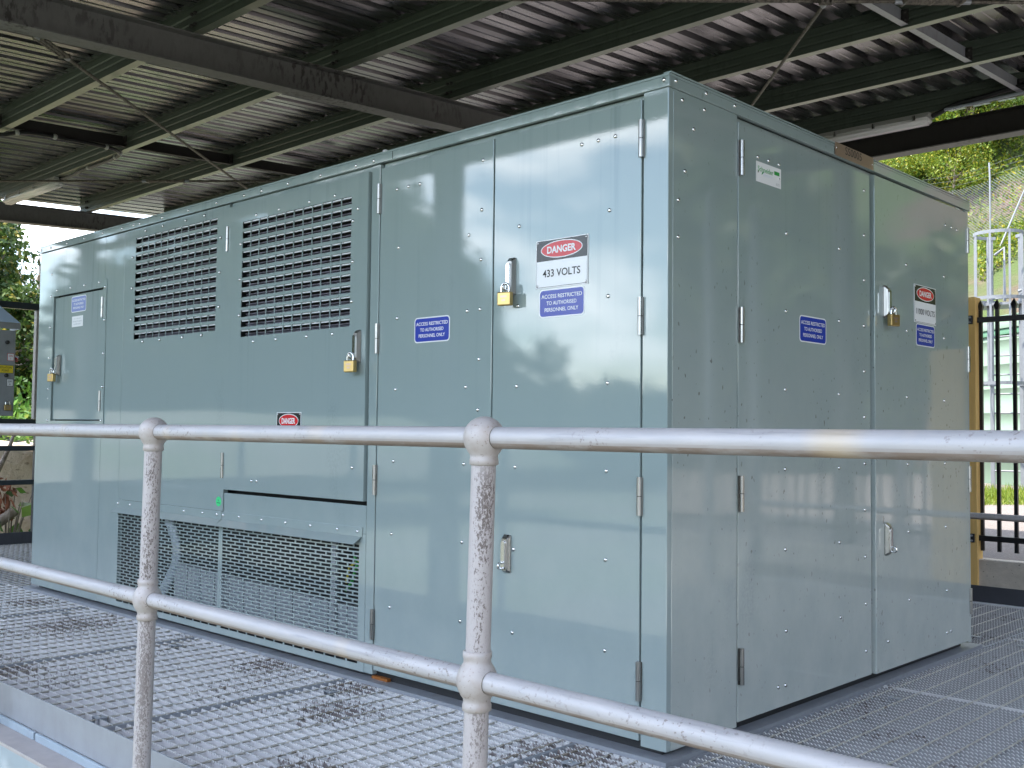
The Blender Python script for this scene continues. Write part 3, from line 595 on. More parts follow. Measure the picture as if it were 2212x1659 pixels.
# =================================================================== HANDRAILS
def handrail(label, y, z1, z2, posts, xa, xb, mats=('rail_tube', 'post_tube', 'ball_cast'), foot=-.12):
    t = thing('handrail', label, 'handrail', 'ball stanchion handrails of the walkway')
    for nm, z in (('top_rail', z1), ('mid_rail', z2)):
        mb = MB(); mb.tube([(xa, y, z), (xb, y, z)], .0205, mats[0], 24); mb.build(nm, t)
    for x in posts:
        mb = MB(); tl = .025*(0 if foot > -.1 else 1)
        mb.tube([(x-tl, y, foot), (x-tl*.45, y, z2), (x, y, z1-.02)], .0235, mats[1], 24); p = mb.build('post', t)
        mb = MB()
        xm = x-tl*.45
        mb.lathe([(.0238, -.056), (.0275, -.054), (.0275, -.044), (.0258, -.040), (.0262, -.033), (.0310, -.0265), (.0355, -.0175), (.0385, -.008), (.0392, 0), (.0385, .008), (.0355, .0175), (.0310, .0265), (.0262, .033), (.0258, .040), (.0275, .044), (.0275, .054), (.0238, .056)], (xm, y, z2), mats[2], n=32)
        mb.lathe([(.0212, .0), (.0212, .0345)], (xm, y, z2), 'rod_steel', 'x'); mb.build('ball_joint', p)
        mb = MB(); mb.lathe([(.0238, -.052), (.0275, -.050), (.0275, -.041), (.0262, -.037), (.0268, -.032), (.0315, -.0255), (.0365, -.0165), (.0393, -.007), (.0400, 0), (.0392, .008), (.0365, .0170), (.0320, .0245), (.0255, .0312), (.0170, .0365), (.0085, .0393), (0.0001, .040)], (x, y, z1), mats[2], n=32); mb.lathe([(.0212, .0), (.0212, .0355)], (x, y, z1), 'rod_steel', 'x'); mb.build('ball_cap', p)
        if foot < -.1:
            mb = MB(); mb.box(x-tl-.050, x-tl+.050, -1.3305, -1.338, -.15, -.08, mats[2], .003) if False else mb.box(x-tl-.052, x-tl+.052, y-.006, -1.3365, -.11, -.055, mats[2], .002)
            mb.lathe([(.027, -.03), (.034, -.028), (.034, .0), (.027, .004)], (x-tl, y, -.045+.12), mats[2]); mb.box(x-tl+.012, x-tl+.062, y-.014, y+.012, .045, .078, mats[2], .008); mb.build('base_clamp', p)
    return t
handrail('weathered aluminium ball stanchion handrail across the front of the walkway', -1.36, 1.0225, .5685, [-4.64, -3.34, -2.04, -.735, .548, 1.84], -6.3, 2.9)
handrail('bluish galvanised handrail along the back of the walkway behind the kiosk', 4.0, 1.03, .538, [-5.5, -4.2, -2.9, -1.6, 1.0, 2.1], -7.5, 2.15, foot=-.02)
# dark rails at the left end
t = thing('guard_frame', 'dark painted steel guard rails with a pale upright left of the kiosk', 'guard rail')
mb = MB(); mb.prism([(-7.63, 2.070), (-7.585, 2.070), (-7.585, 2.128), (-7.63, 2.128)], 'y', -.9, 1.19, 'rail_dark'); mb.build('top_channel', t)
for z, h in ((1.075, .042), (.838, .045), (.538, .044)):
    mb = MB(); mb.box(-7.625, -7.590, -.9, 1.20, z-h/2, z+h/2, 'rail_dark', .004); mb.build('rail', t)
for y, mm in ((1.150, 'ball_cast'), (-.85, 'ball_cast')):
    mb = MB(); mb.box(-7.640, -7.580, y-.125*.9, y+.06, -.05 if y < 0 else 1.097, 2.068, mm, .004); mb.build('upright', t)
mb = MB(); mb.box(-7.632, -7.592, 1.06, 1.2, -.012, 1.050, 'rail_dark'); mb.build('upright', t)
# isolator box mounted on the frame
t = thing('isolator_box', 'grey isolator box with sloped pale canopy, ON and OFF labels and red lamp', 'switch box', None, (-7.56, .60, 1.12))
mb = MB(); mb.box(-.02, .17, -.32, .190, .0, .735, 'box_grey', .004); mb.build('enclosure', t)
mb = MB(); mb.add([(-.03, -.34, 1.03), (.00, -.34, 1.03), (.21, .212, .80), (-.03, .212, .80), (.21, -.34, .80), (-.03, -.34, .80), (.0, .02, 1.03), (-.03, .02, 1.03)], [(1, 4, 2, 6), (0, 1, 6, 7), (6, 2, 3, 7)], 'box_canopy')
mb.add([(.21, -.34, .80), (.21, .212, .80), (.21, .212, .745), (.21, -.34, .745), (-.03, .212, .80), (-.03, .212, .745)], [(0, 1, 2, 3), (1, 4, 5, 2)], 'box_grey'); mb.build('canopy', t)
IF = lambda a, z, o: (.171+o, a, z)
for z, txt, sub, bgm, fg in ((.505, 'ON', 'I', 'sign_white', 'sign_red'), (.285, 'OFF', '0', 'sign_white', 'ink')):
    mb = MB(); fbox(mb, IF, .125, .180, z-.032, z+.032, .0, .001, fg); fbox(mb, IF, .128, .177, z-.029, z+.029, .001, .0014, bgm); ftext(mb, IF, txt, .152, z+.010, .0017, fg, .030, .016, .01); ftext(mb, IF, sub, .152, z-.014, .0017, fg, None, .014, .01); mb.build('switch_label', t)
mb = MB(); fbox(mb, IF, .04, .178, .365, .435, 0, .001, 'ink'); fbox(mb, IF, .043, .175, .368, .432, .001, .0014, 'sign_yellow'); ftext(mb, IF, 'ISOLATION', .112, .414, .0017, 'ink', .10, .018, .01); ftext(mb, IF, 'POINT', .112, .388, .0017, 'ink', .06, .018, .01); mb.build('isolation_label', t)
mb = MB(); mb.lathe([(.0, .05), (.018, .045), (.026, .02), (.028, 0), (.012, -.03)], (.10, .192, .49), 'red_lamp', 'y', 16); mb.build('red_lamp', t)
mb = MB(); mb.lathe([(.0, .022), (.016, .02), (.016, 0)], (.17, .118, .63), 'black_plastic', 'x', 14); mb.build('knob', t); mb = MB(); mb.lathe([(.0, .022), (.016, .02), (.016, 0)], (.17, .118, .345), 'black_plastic', 'x', 14); mb.build('knob', t)
pl_ = padlock(RF, .700, 1.215, 0, 'brass padlock on the grey isolator box at the left edge'); pl_.location = (-7.36, .728, 1.215)

# =================================================================== SHELTER
SL = .045
def zb(y): return 3.285+SL*(y+2.752)          # underside of the purlins
sh = thing('shelter', 'dark steel carport-like shelter roof with corrugated metal sheets over the kiosk', 'shelter roof')
RX = (-10.0, -3.84, 2.36)
mb = MB(); prof = []; x = -10.52; up = []
while x < 3.6:                                 # wide pans with narrow ribs
    up += [(x, 0), (x+.058, 0), (x+.064, .004), (x+.072, .004), (x+.078, 0), (x+.136, 0), (x+.150, .043), (x+.190, .043)]; x += .204
L = len(up); ya, yb = -3.12, 6.35; v = []
for y in (ya, yb):
    z = zb(y)+.153; v += [(a, y, z+h) for a, h in up]+[(a, y, z+h+.0012) for a, h in up]
mb.add(v, [(k, k+1, 2*L+k+1, 2*L+k) for k in range(L-1)]+[(L+k, L+k+1, 3*L+k+1, 3*L+k) for k in range(L-1)], 'roof_metal'); mb.build('roof_sheeting', sh)
mb = MB(); mb.box(-10.5, 3.6, -3.20, -3.10, 3.235, 3.40, 'roof_metal'); mb.build('gutter', sh)
def purlin_mesh(xa, xb):
    mb = MB(); D = .152
    w = [(0, 0), (0, .040), (.006, .047), (.006, .055), (0, .062), (0, .092), (.006, .099), (.006, .107), (0, .114), (0, D)]
    path = [(.060, .016), (.060, 0)]+w+[(-.055, D)]
    th = .0022; v = []
    for a in (xa, xb): v += [(a, p[0], p[1]) for p in path]
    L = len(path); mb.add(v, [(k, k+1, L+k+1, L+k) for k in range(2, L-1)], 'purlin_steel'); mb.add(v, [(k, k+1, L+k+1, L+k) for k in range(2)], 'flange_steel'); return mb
pur = None
for i, yf in enumerate((-2.686, -1.636, -.586, .464, 1.514, 2.564, 3.614, 4.664, 5.714)):
    y = yf-.062
    if pur is None: pur = purlin_mesh(-10.12, 3.5).build('purlin', sh); o = pur
    else: o = pur.copy(); COL.objects.link(o); o.parent = sh
    o.location = (0, y, zb(y))
def rafter(xc):
    mb = MB(); d = .203; ya, yb = -2.70, 6.10
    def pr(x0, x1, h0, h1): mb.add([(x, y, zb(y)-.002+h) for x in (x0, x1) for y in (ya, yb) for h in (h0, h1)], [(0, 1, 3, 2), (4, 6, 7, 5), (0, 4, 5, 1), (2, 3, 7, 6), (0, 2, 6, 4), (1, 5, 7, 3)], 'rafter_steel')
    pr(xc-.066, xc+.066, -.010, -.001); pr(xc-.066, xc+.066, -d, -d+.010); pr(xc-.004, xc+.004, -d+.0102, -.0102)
    return mb.build('rafter', sh)
for xc in RX: rafter(xc)
mb = MB()
mb.box(RX[0], 3.4, 5.97, 5.978, 3.455, 3.640, 'beam_dark'); mb.box(RX[0], 3.4, 5.90, 6.045, 3.445, 3.4545, 'rafter_steel'); mb.box(RX[0], 3.4, 5.90, 6.045, 3.6405, 3.650, 'beam_dark'); mb.build('edge_beam', sh)
mb = MB(); mb.box(RX[0], 3.4, -2.62, -2.50, 3.06, 3.10, 'rafter_steel'); mb.build('front_beam', sh)
for xc in RX:
    for y in (-2.57, 6.0):
        zt = zb(y)-.206
        if y > 0: zt = 3.444
        mb = MB(); mb.box(xc-.066, xc+.066, y-.10, y-.09, -.62, zt, 'rafter_steel'); mb.box(xc-.066, xc+.066, y+.09, y+.10, -.62, zt, 'rafter_steel'); mb.box(xc-.005, xc+.005, y-.0895, y+.0895, -.62, zt, 'rafter_steel'); mb.build('column', sh)
# struts between purlins
PY = [-.586, .464, 1.514, 2.564, 3.614, 4.664, 5.714]
for xc, m_, hh in ((-.765, 'galv_plate', .11), (-6.83, 'beam_dark', .10)):
    for a, b in zip(PY[:-1], PY[1:]):
        y0_, y1_ = a+.004, b-.068
        mb = MB(); za, zc = zb(y0_)+.012, zb(y1_)+.012
        def seg(x0, x1, h0, h1): mb.add([(x, y, z+h) for x in (x0, x1) for y, z in ((y0_, za), (y1_, zc)) for h in (h0, h1)], [(0, 1, 3, 2), (4, 6, 7, 5), (0, 4, 5, 1), (2, 3, 7, 6), (0, 2, 6, 4), (1, 5, 7, 3)], m_)
        seg(xc, xc+.003, .0032, hh); seg(xc, xc+.045, 0, .003)
        mb.box(xc+.003, xc+.05, y1_-.008, y1_-.002, zc+.012, zc+.10, 'beam_dark'); 
        for q in (.03, .08): mb.lathe([(0, -.022), (.012, -.020), (.013, -.008)], (xc+.026, y1_, zc+q), 'beam_dark', 'y', 8)
        mb.build('strut', sh)
# diagonal bracing rods with turnbuckles
def rod(xa, ya, xb, yb, tb, dz=-.075):
    A = Vector((xa, ya, zb(ya)+dz)); B = Vector((xb, yb, zb(yb)+dz)); mb = MB(); mb.tube([A, B], .0105, 'rod_steel', 10); o = mb.build('brace_rod', sh)
    d = (B-A).normalized(); P = A+(B-A)*tb; q = d.cross(Vector((0, 0, 1))).normalized(); mb = MB()
    for s in (-1, 1):
        mb.tube([P-d*.17+q*s*.026, P+d*.17+q*s*.026], .008, 'rod_steel', 8); mb.tube([P+d*s*.165-q*.034, P+d*s*.165+q*.034], .016, 'rod_steel', 10); mb.tube([P+d*s*.16, P+d*s*.22], .016, 'galv_plate', 8)
    mb.tube([P-q*.034, P+q*.034], .010, 'rod_steel', 8)
    mb.build('turnbuckle', o)
rod(-3.84, -.78, 2.36, 6.05, .56); rod(2.36, -.90, -3.84, 5.95, .485, -.100)
rod(-3.84, -.79, -10.0, 5.90, .09); rod(-10.0, -1.0, -3.84, 6.25, .43, -.110)
# cleat plates and bolts where purlins land on rafters
mb = MB()
for xc in RX[:2]:
    for y in PY:
        for dx in (.05, .09):
            for dz in (.04, .11): mb.lathe([(0, -.018), (.011, -.016), (.012, -.002)], (xc+dx, y-.062, zb(y-.062)+dz), 'beam_dark', 'y', 8)
mb.build('bolt', sh)
# batten lights under the purlins
def batten(xa, xb, y, z, label):
    t = thing('batten_light', label, 'light fitting', 'weatherproof batten lights under the roof', ((xa+xb)/2, y, z)); h = (xb-xa)/2
    mb = MB(); mb.prism([(-.055, 0), (.055, 0), (.068, -.032), (-.068, -.032)], 'x', -h, h, 'lamp_housing'); mb.build('housing', t)
    bm = bmesh.new(); bmesh.ops.create_cube(bm, size=1)
    for v in bm.verts: v.co = Vector((v.co.x*2*(h-.006), v.co.y*.132, -.0325-.028+v.co.z*.056)); v.co.y *= .74 if v.co.z < -.07 else 1; v.co.x *= .985 if v.co.z < -.07 else 1
    bmesh.ops.bevel(bm, geom=list(bm.edges), offset=.018, segments=4, affect='EDGES'); mb = MB(); mb.bm(bm, 'lamp_diffuser', True); mb.build('diffuser', t)
    k = 0; n = 4
    for i in range(n):
        for s in (-1, 1): mb = MB(); xx = -h+.12+i*(2*h-.24)/(n-1); mb.box(xx-.012, xx+.012, s*.064-.005, s*.064+.005, -.052, -.012, 'stainless', .001); mb.build('clip', t)
    return t
batten(-2.72, -1.44, 5.685, zb(5.685)-.004, 'white batten light above the number plate beside the edge beam')
batten(-9.62, -8.28, 1.50, zb(1.50)-.004, 'beige batten light at the far left end of the roof')
def cable(label, pts, r, mat='black_plastic', clips=()):
    # smooth through the points
    P = [Vector(p) for p in pts]; Q = []
    for i in range(len(P)-1):
        a, b, c, d = P[max(i-1, 0)], P[i], P[i+1], P[min(i+2, len(P)-1)]
        for k in range(6):
            u = k/6; Q.append(.5*((2*b)+(c-a)*u+(2*a-5*b+4*c-d)*u*u+(3*b-a-3*c+d)*u**3))
    Q.append(P[-1]); t = thing('cable', label, 'cable', None, Q[0]); mb = MB(); mb.tube([q-Q[0] for q in Q], r, mat, 10); mb.build('sheath', t)
    for i in clips:
        q = Q[min(i, len(Q)-1)]-Q[0]; mb = MB(); mb.sphere(q, r*1.45, 'lamp_housing', 8, 6, (1, 1, 1)); mb.build('clip', t)
cable('black cable curving from the batten light beside the edge beam', [(-1.43, 5.68, 3.635), (-1.36, 5.66, 3.645), (-1.22, 5.61, 3.668), (-1.0, 5.605, 3.682), (-.85, 5.61, 3.70), (-.6, 5.63, 3.72)], .020)
cable('grey conduit along the last purlin to the right', [(-1.30, 5.60, 3.640), (-.7, 5.60, 3.650), (0, 5.60, 3.655), (1.5, 5.60, 3.66)], .0125, 'conduit_grey')
cable('black cable looping under the purlins to the left batten light', [(-7.05, -.55, zb(-.5)-.02), (-6.86, .30, zb(.3)-.035), (-6.84, .43, zb(.43)-.04), (-6.80, .60, zb(.6)+.0), (-6.80, .95, zb(1)-.004), (-6.82, 1.28, zb(1.3)-.01), (-6.92, 1.45, zb(1.45)-.018), (-7.16, 1.50, zb(1.5)-.018), (-7.75, 1.50, zb(1.5)-.018), (-8.05, 1.505, zb(1.5)-.03), (-8.28, 1.50, zb(1.5)-.02)], .0165, 'black_plastic', (16, 22, 30, 36, 41, 47))

# =================================================================== GROUND AND TERRAIN
mb = MB(); mb.add([(-400, -400, -.62), (400, -400, -.62), (400, 400, -.62), (-400, 400, -.62)], [(0, 1, 2, 3)], 'yard_ground'); tag(mb.build('ground'), kind='structure')
def sl_co(x, y): return -.33*(x-1.956)+.944*(y+2.752), .944*(x-1.956)+.33*(y+2.752)     # distance behind the kiosk, sideways
def sl_xy(s, l): return 1.956-.33*s+.944*l, -2.752+.944*s+.33*l
def hash2(x, y): return math.sin(x*1.7+math.sin(y*1.3)*1.1)*.5+math.sin(y*2.3+x*.6)*.5
def hz(s, l):
    z = .03+max(0, s-9)*.012
    if s > 23.5: z += (s-23.5)*.80 if s < 60 else 36.5*.80+(s-60)*.2
    if s > 23.5: z += min(1, (s-23.5)/6)*.34*l+hash2(s, l)*.16
    return z
mb = MB(); ns, nl = 110, 60; vs = []; S0 = 8.35
for i in range(ns):
    for j in range(nl):
        s = 9+i*.8; l = -30+j*1.2
        x, y = sl_xy(s, l); vs.append((x, max(y, 5.36), hz(s, l) if y > 5.3 else .03))
fs = [(i*nl+j, i*nl+j+1, (i+1)*nl+j+1, (i+1)*nl+j) for i in range(ns-1) for j in range(nl-1)]
mb.add(vs, fs, 'mulch', True); tag(mb.build('hillside'), kind='structure')
mb = MB(); vs = []
for (x, y) in ((-14, 5.30), (14, 5.30), (14, 20), (-14, 20)): vs.append((x, y, .075 if y < 10 else .24))
mb.add(vs, [(0, 1, 2, 3)], 'gravel'); tag(mb.build('yard'), kind='structure')
mb = MB(); mb.box(4.2, 11, -14, 5.0, -.66, -.58, 'bounce_paving'); tag(mb.build('path'), kind='structure')  # unseen paving added to bounce sunlight onto the kiosk's right face
# retaining wall of concrete sleepers with the black fence on it
t = thing('retaining_wall', 'low weathered concrete retaining wall behind the back toe plate', 'wall')
mb = MB(); mb.box(-6.0, 6, 5.16, 5.28, -.62, .142, 'concrete', .012); mb.build('sleeper', t)
def timber_post(x, w, z, label):
    t = thing('timber_post', label, 'post', None, (x, 5.19, -.6)); mb = MB(); mb.box(-w/2, w/2, -.055, .055, 0, z+.6, 'timber', .006); mb.build('shaft', t)
timber_post(-.965, .115, 2.06, 'yellow pine timber post holding the black picket fence behind the kiosk')
timber_post(1.14, .26, 1.68, 'short wide timber post of the fence outside the picture to the right')
t = thing('picket_fence', 'black steel spear topped picket fence on the concrete wall', 'fence')
for z in (1.890, .294):
    mb = MB(); mb.box(-.930, 4.5, 5.165, 5.195, z-.020, z+.020, 'black_steel', .002); mb.box(-.955, -.925, 5.120, 5.205, z-.032, z+.032, 'black_steel', .004)
    for dz in (-.018, .018): mb.lathe([(0, -.012), (.008, -.010), (.008, 0)], (-.942, 5.120, z+dz), 'galv_plate', 'y', 8)
    mb.build('rail', t)
pk = None
for i in range(46):
    x = -.897+i*.118
    if pk is None:
        mb = MB(); mb.box(-.0125, .0125, -.0125, .0125, .20, 1.965, 'black_steel', .0015)
        mb.add([(-.0125, -.0125, 1.9652), (.0125, -.0125, 1.9652), (.0125, .0125, 1.9652), (-.0125, .0125, 1.9652), (-.020, -.020, 1.995), (.020, -.020, 1.995), (.020, .020, 1.995), (-.020, .020, 1.995), (0, 0, 2.042)], [(0, 1, 5, 4), (1, 2, 6, 5), (2, 3, 7, 6), (3, 0, 4, 7), (4, 5, 8), (5, 6, 8), (6, 7, 8), (7, 4, 8)], 'black_steel')
        pk = mb.build('picket', t); o = pk
    else: o = pk.copy(); COL.objects.link(o); o.parent = t
    o.location = (x, 5.210, 0)

# =================================================================== TANK WITH LADDER CAGE
tx, ty = sl_xy(22.2, 3.55); tz = .20; TR = 4.0
t = thing('water_tank', 'pale green steel water tank behind the black fence', 'tank', None, (tx, ty, tz))
mb = MB(); prof = []; z = 0
while z < 2.62: prof += [(TR, z), (TR, z+.40), (TR+.007, z+.41), (TR, z+.42)]; z += .42
prof += [(TR, 2.72)]
mb.lathe(prof, (0, 0, 0), 'tank_green', n=72); mb.build('wall', t)
mb = MB(); mb.lathe([(TR+.03, 2.60), (TR+.03, 2.70), (TR, 2.71)], (0, 0, 0), 'tank_trim', n=72); mb.build('trim', t)
mb = MB(); mb.lathe([(TR+.05, 2.705), (TR+.06, 2.86), (TR*.6, 3.02), (.01, 3.2)], (0, 0, 0), 'tank_green', n=72); mb.build('roof', t)
lx, ly = sl_xy(17.75, .12)
t = thing('caged_ladder', 'galvanised ladder with round safety cage climbing the green tank', 'ladder', None, (lx, ly, .2))
def cage_ring(z, r, h=.05):
    mb = MB(); n = 28; a0, a1 = R(-245), R(65); vs = []
    for k in range(n+1):
        q = a0+(a1-a0)*k/n
        for rr in (r, r-.008):
            for zz in (z, z+h): vs.append((rr*math.cos(q), rr*math.sin(q), zz))
    fs = []
    for k in range(n):
        o = 4*k; fs += [(o, o+4, o+5, o+1), (o+2, o+3, o+7, o+6), (o+1, o+5, o+7, o+3), (o, o+2, o+6, o+4)]
    mb.add(vs, fs, 'cage_steel'); mb.build('hoop', t)
for z, r in ((3.93, .36), (2.92, .40), (1.62, .36)): cage_ring(z, r)
mb = MB()
mb.build('cage_bar', t) if False else None
for k in range(7):
    q = R(-225+k*45); mb = MB(); c, s_ = .352*math.cos(q), .352*math.sin(q); mb.box(c-.016, c+.016, s_-.006, s_+.006, 1.62, 3.98, 'cage_steel'); mb.build('cage_bar', t)
for sx in (-.22, .22):
    mb = MB(); mb.box(sx-.030, sx+.030, .30, .33, .0, 3.98, 'cage_steel'); mb.build('stile', t)
k = .3
while k < 3.0: mb = MB(); mb.tube([(-.19, .315, k), (.19, .315, k)], .013, 'cage_steel', 8); mb.build('rung', t); k += .3
mb = MB(); mb.box(-.5, .5, .15, .75, 2.88, 2.92, 'cage_steel'); mb.tube([(.62, .2, 2.92), (.62, .2, 3.18), (.28, .0, 3.05)], .022, 'cage_steel', 8); mb.build('landing', t)
mb = MB(); mb.tube([(.12, -.1, 2.9), (.12, -.1, 3.72), (-.02, -.1, 3.62)], .024, 'cage_steel', 8); mb.build('grab_rail', t)

# =================================================================== CHAIN-LINK FENCE ON THE HILL
t = thing('chain_fence', 'galvanised chain link fence with barbed wire climbing the hillside', 'fence')
fx = lambda l: Vector((*sl_xy(31-.25*l, l), hz(31-.25*l, l)))
FH = 1.65; la, lb = -2.6, 5.2
mb = MB(); nd = int((lb-la)/.075)
for sgn in (1, -1):
    for i in range(-22, nd+22):
        a = la+i*.075; b = a+sgn*FH; p = [(a, 0), (b, FH)]
        # clip the wire to the run of the fence
        if sgn > 0: lo, hi = max(a, la), min(b, lb)
        else: hi, lo = min(a, lb), max(b, la)
        if hi-lo < .05: continue
        za, zc_ = ((lo-a)*sgn, (hi-a)*sgn); A = fx(lo); B = fx(hi); A.z += za; B.z += zc_; o = Vector((.33, -.944, 0))*.004*sgn
        d = Vector((.003, .001, .003)); mb.add([A+o-d, A+o+d, B+o+d, B+o-d], [(0, 1, 2, 3)], 'cage_steel')
mb.build('wire_mesh', t)
for l in (-2.4, .02, 2.4, 4.8):
    b = fx(l); mb = MB(); mb.tube([b-Vector((0, 0, .2)), b+Vector((0, 0, FH+.05)), b+Vector((-.05, .1, FH+.5))], .026, 'cage_steel', 8); mb.build('post', t)
b = fx(.95); e = fx(.25); mb = MB(); mb.tube([fx(1.25)+Vector((0, 0, FH+.4)), fx(1.05)+Vector((0, 0, FH-.1)), e+Vector((.25, -.75, -.4))], .026, 'cage_steel', 8); mb.build('stay', t)
for k in range(3):
    mb = MB(); n = 24; pts = []
    for i in range(n+1): b = fx(la+(lb-la)*i/n); pts.append(b+Vector((-.02*k, .04*k, FH+.12+.15*k)))
    mb.tube(pts, .0022, 'cage_steel', 4); mb.build('barbed_wire', t)

# =================================================================== VEGETATION
def rdir(rnd):
    while True:
        v = Vector((rnd.uniform(-1, 1), rnd.uniform(-1, 1), rnd.uniform(-1, 1)))
        if .05 < v.length < 1: return v
def leaf(V, Fc, p, size, rnd, droop=.3, asp=.45):
    d = rdir(rnd).normalized(); d.z -= droop; d.normalize(); s = d.cross(rdir(rnd)).normalized()*size*asp*.5; d = d*size
    o = len(V); V += [tuple(p), tuple(p+d*.45+s), tuple(p+d), tuple(p+d*.45-s)]; Fc.append((o, o+1, o+2, o+3))
def make_tree(name, label, loc, h, rad, leafm, nleaf, lsize, seed, clumps=26, trunk_h=.35, flat=.8, group=None, bare=0, rot=0, spread=.42):
    rnd = random.Random(seed); t = thing(name, label, 'tree', group, loc); tb = MB(); base = Vector((0, 0, -.3)); top = Vector((rnd.uniform(-.1, .1)*h, rnd.uniform(-.1, .1)*h, h*.62))
    pts = [base, Vector((top.x*.2+rnd.uniform(-.06, .06)*h, top.y*.2, h*trunk_h*.6)), Vector((top.x*.55, top.y*.55, h*trunk_h*1.1)), top]; r = .018*h+.03
    tb.tube(pts, [r*1.25, r, r*.75, r*.3], 'bark', 8)
    cs = []
    for i in range(clumps):
        d = rdir(rnd); c = Vector((d.x*rad*.85, d.y*rad*.85, h*(1-.36*flat)+d.z*h*.36*flat)); c.x += top.x*.6; c.y += top.y*.6; cs.append((c, rad*rnd.uniform(.26, spread)))
        if i % 2 == 0:
            k = rnd.uniform(.35, .95); st = pts[1].lerp(pts[3], k); mid = st.lerp(c, .5)+Vector((0, 0, rnd.uniform(-.03, .08)*h)); tb.tube([st, mid, c], [r*.42, r*.26, r*.08], 'bark', 5)
    for i in range(bare):
        d = rdir(rnd).normalized(); st = pts[2].lerp(pts[3], rnd.random()); e = st+Vector((d.x*rad*1.1, d.y*rad*1.1, abs(d.z)*h*.4)); tb.tube([st, st.lerp(e, .5)+rdir(rnd)*.2, e], [r*.3, r*.16, r*.04], 'dead_twig', 4)
    tb.build('trunk', t); V = []; Fc = []
    per = nleaf//clumps
    for c, cr in cs:
        for k in range(int(per*rnd.uniform(.6, 1.4))):
            d = rdir(rnd); d = d*(d.length**-.35); p = c+Vector((d.x*cr, d.y*cr, d.z*cr*.75)); leaf(V, Fc, p, lsize*rnd.uniform(.6, 1.3), rnd)
    cb = MB(); cb.add(V, Fc, leafm); cb.build('crown', t); t.rotation_euler.z = rot; return t
def clone(src, loc, scale, rot, label):
    c = copy_tree(src); c.location = loc; c.scale = (scale,)*3; c.rotation_euler.z = rot; c['label'] = label; return c
# --- the bushland on the hill behind the tank (right of the picture)
G1 = 'trees on the hillside behind the tank'
def hp_(s, l): x, y = sl_xy(s, l); return (x, y, hz(s, l)-.1)
hA = make_tree('hill_tree', 'bright yellow-green bushy tree on the hill just right of the kiosk roof corner', hp_(35, -2.3), 4.4, 2.3, 'leaf_hill', 11000, .16, 3, 34, .2, 1.15, G1)
hB = make_tree('hill_tree', 'mid green tree with bare pale limbs above the chain link fence', hp_(36.5, .6), 5.6, 2.3, 'leaf_hill_dark', 10000, .17, 5, 30, .3, 1.0, G1, bare=9)
hC = make_tree('dead_tree', 'grey leafless tangle of branches on the hill among green trees', hp_(38.2, -2.9), 4.6, 1.6, 'dead_twig', 900, .10, 8, 16, .3, 1.0, None, bare=60)
spots = [(hA, 38.6, -5.6, 1.25, 'light green tree at the left edge of the hill view under the edge beam'), (hA, 39.5, -.8, 1.35, 'yellow-green tree higher up the hill in the middle of the gap'), (hB, 40.5, -3.6, 1.2, 'darker green tree behind the grey dead branches'), (hB, 41.5, 1.8, 1.2, 'green tree at the right edge of the picture under the beam'),
 (hA, 44, -5.0, 1.5, 'bushy tree high on the hill against the beam, left part'), (hA, 44.5, -1.5, 1.5, 'bushy tree high on the hill against the beam, middle part'), (hB, 45, 1.6, 1.5, 'tall tree high on the hill near the right edge'), (hA, 34.2, 3.2, .8, 'low shrub beside the chain link fence stay'), (hB, 37.5, 4.4, 1.1, 'tree above the fence just outside the right edge'),
 (hA, 42, 6.5, 1.4, 'hill tree right of the picture, lower one'), (hB, 40, -9, 1.3, 'hill tree left of the view hidden by the kiosk'), (hA, 33.4, -1.0, .5, 'low bright shrub just above the chain link fence'), (hA, 49, -3, 1.8, 'highest yellow-green tree on the hill'), (hB, 49, 3, 1.8, 'highest dark green tree on the hill')]
for i, (src, s, l, sc, lb_) in enumerate(spots): clone(src, hp_(s, l), sc, i*1.9+.7, lb_)
# undergrowth on the cutting and grass round the tank
for i, (s, l, sc) in enumerate(((33.2, -3.2, .62), (33.0, 1.6, .55), (34.5, -.6, .8), (36.2, -1.4, .9), (36.6, -4.3, .95), (37.8, 2.4, 1.0), (38.6, .6, 1.15), (42.6, .3, 1.4), (42.4, -3.3, 1.4), (40.6, -6.2, 1.3))):
    clone((hA, hB)[i % 3 == 1], hp_(s, l), sc, i*2.3+.4, 'green bush number'.replace('number', ('low on the left of the hill view', 'low at the right edge above the fence', 'above the middle of the chain link fence', 'left of the bare pale limbs', 'beside the grey dead branches', 'at the right edge below the beam', 'behind the bare pale limbs', 'high under the beam near the right edge', 'high under the beam in the middle', 'high under the beam at the kiosk roof')[i]))
rnd = random.Random(11); V = []; Fc = []
for i in range(15000):
    s = rnd.uniform(29.6, 31.2); l = rnd.uniform(-4, 5); s += .25*math.sin(l*2.1)-.25*l*.4
    if math.sin(l*1.9+1)+math.sin(l*4.3) < -.5: continue
    x, y = sl_xy(s, l); leaf(V, Fc, Vector((x, y, hz(s, l)+rnd.uniform(-.05, .35))), rnd.uniform(.06, .14), rnd, -.5)
for i in range(34000):
    s = rnd.uniform(31.3, 46); l = rnd.uniform(-6, 5); x, y = sl_xy(s, l); leaf(V, Fc, Vector((x, y, hz(s, l)+rnd.uniform(-.1, .45))), rnd.uniform(.07, .17), rnd, -.2)
mb = MB(); mb.add(V, Fc, 'leaf_hill'); tag(mb.build('undergrowth'), 'leafy green ground cover on the brown hillside', 'undergrowth', kind='stuff')
V = []; Fc = []
